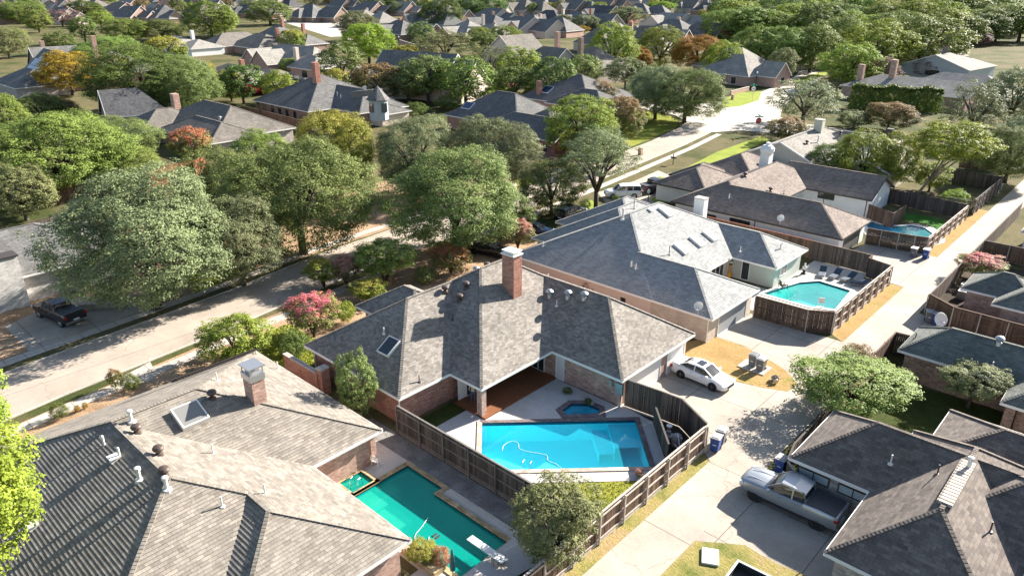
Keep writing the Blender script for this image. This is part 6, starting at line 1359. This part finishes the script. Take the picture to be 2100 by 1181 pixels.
lamp('white globe lamp post before the corner gabled house', 1549, 180, 152); lamp('slim black lamp post on the bright verge of the side street', 1677, 158, 137); lamp('white lamp post beside the round lime green tree', 819, 108, 78); lamp('black bollard lamp in the front yard at centre', 1329, 412, 397)
# slim cypress trees
for lb, u, v, vt in (('slim dark cypress left of the blue grey house, taller one', 1955, 160, 112), ('slim dark cypress left of the blue grey house, shorter one', 1944, 160, 126), ('slim dark cypress against the blue grey wall', 1985, 148, 118)): T(u, v, vt, 9, 'ball', 'dk', lb, low=0, trunk=False, name='cypress_tree')
# ------------------------------------------------------------------ person
def person(label, x, y, rot):
    t = thing('person', label, 'person', (x, y, .03), rad(rot))
    me = bpy.data.meshes.new('body'); J = [((0,0,.95),.14),((0,0,1.15),.135),((0,0,1.38),.15),((0,0,1.5),.07),((0,.02,1.58),.085),((0,.02,1.68),.1),((0,.02,1.76),.06),
      ((.1,0,.9),.095),((.11,.02,.5),.065),((.11,-.02,.09),.045),((.11,.14,.04),.04),((-.1,0,.9),.095),((-.12,.04,.5),.065),((-.13,.0,.09),.045),((-.13,.16,.04),.04),
      ((.2,0,1.42),.06),((.26,.02,1.15),.045),((.22,.18,.98),.035),((.2,.24,.93),.03),((-.2,0,1.42),.06),((-.27,0,1.15),.045),((-.25,.1,.92),.035),((-.24,.13,.86),.03)]
    E_ = [(0,1),(1,2),(2,3),(3,4),(4,5),(5,6),(0,7),(7,8),(8,9),(9,10),(0,11),(11,12),(12,13),(13,14),(2,15),(15,16),(16,17),(17,18),(2,19),(19,20),(20,21),(21,22)]
    n0 = len(J)
    for wr, sg in ((18, 1), (22, -1)):
        w0 = J[wr][0]
        for k in range(5):
            a = (k-2)*.018; L = (.05,.08,.085,.08,.065)[k]; j = len(J)
            J.append(((w0[0]+a, w0[1]+(.03 if k else -.01), w0[2]-.03), .009)); J.append(((w0[0]+a*1.3, w0[1]+.03+L*.3, w0[2]-.03-L*.8), .008)); E_ += [(wr, j), (j, j+1)]
    me.from_pydata([p for p, _ in J], E_, []); me.update(); o = bpy.data.objects.new('body', me); COL.objects.link(o); o.parent = t
    m_ = o.modifiers.new('skin', 'SKIN'); m_.use_smooth_shade = True; sv_ = me.skin_vertices[0].data
    for i, (_, r_) in enumerate(J): sv_[i].radius = (r_, r_*.8 if i in (0,1,2) else r_)
    sv_[0].use_root = True; o.modifiers.new('sub', 'SUBSURF').levels = 2; o.modifiers['sub'].render_levels = 2
    m = mat('skin_and_clothes', (.5,.4,.3), .8); N = NT(m); tc = N.n.new('ShaderNodeTexCoord'); sp_ = N.n.new('ShaderNodeSeparateXYZ'); N.link(tc.outputs['Object'], sp_.inputs[0])
    N.color(N.ramp(N.math('DIVIDE', sp_.outputs[2], 2.0), [(0, (.03,.03,.03)), (.045, (.06,.09,.16)), (.5, (.5,.42,.32)), (.745, (.48,.29,.2))], 'CONSTANT')); me.materials.append(m)
    MB().lathe([(.11,0),(.115,.05),(.09,.11),(.03,.14)], (0,.01,1.68), 12).build('hair', M['trim_dk'], t, smooth='auto')
    MB().lathe([(.02,-.02),(.012,.02)], (0,.125,1.64), 6, axis='y').build('nose', m, t)
person('person in beige top and blue jeans standing by the patio column', *at(970, 826)[:2], 40)
# low flowers and ground details
tag(MB().lathe([(.0,.02),(.25,.1),(.2,.3),(.05,.42)], (0,0,0), 8).build('boulder', M['walk'], loc=(*at(1712-500,830), .02)), 'pale rock in the planting bed by the spa', 'rock')
# ------------------------------------------------------------------ short grass standing on the lawns near the camera
def blades(poly, n, h, leaf, z=.02, grow=.12, seed=1):
    r = np.random.default_rng(seed); P = np.array([p[:2] for p in poly]); lo, hi = P.min(0)-grow, P.max(0)+grow
    Q = r.uniform(lo, hi, size=(n*3, 2)); ins = np.zeros(len(Q), bool); j = len(P)-1
    J = Q + r.normal(size=Q.shape)*grow*.6
    for i in range(len(P)):
        c = ((P[i,1] > J[:,1]) != (P[j,1] > J[:,1])) & (J[:,0] < (P[j,0]-P[i,0])*(J[:,1]-P[i,1])/(P[j,1]-P[i,1]+1e-12)+P[i,0]); ins ^= c; j = i
    Q = Q[ins][:n]; m = len(Q); C = np.column_stack([Q, z + r.uniform(.2, 1, m)*h]); N_ = r.normal(size=(m,3))*[1,1,.5] + [0,0,.4]
    me = leaf_mesh('grass', C, N_, h*1.1, r); me.materials[0] = F[leaf]; o = bpy.data.objects.new('grass', me); COL.objects.link(o); tag(o, kind='stuff')
F['g_dry'] = foliage('blade_dry', (.5,.34,.12), (.75,.55,.24)); F['g_mix'] = foliage('blade_mixed', (.3,.3,.07), (.62,.5,.2)); F['g_green'] = foliage('blade_green', (.2,.26,.04), (.45,.48,.1)); F['g_dk'] = foliage('blade_dark', (.03,.06,.01), (.1,.15,.03))


blades([(-27.0,26.0),(-18.2,26.0),(-18.2,34.0),(-26.2,26)], 6000, .04, 'g_green', seed=5)
blades([(-55.4,30),(-47,30),(-47,26),(-54.6,23.5)], 6000, .07, 'g_green', seed=8)
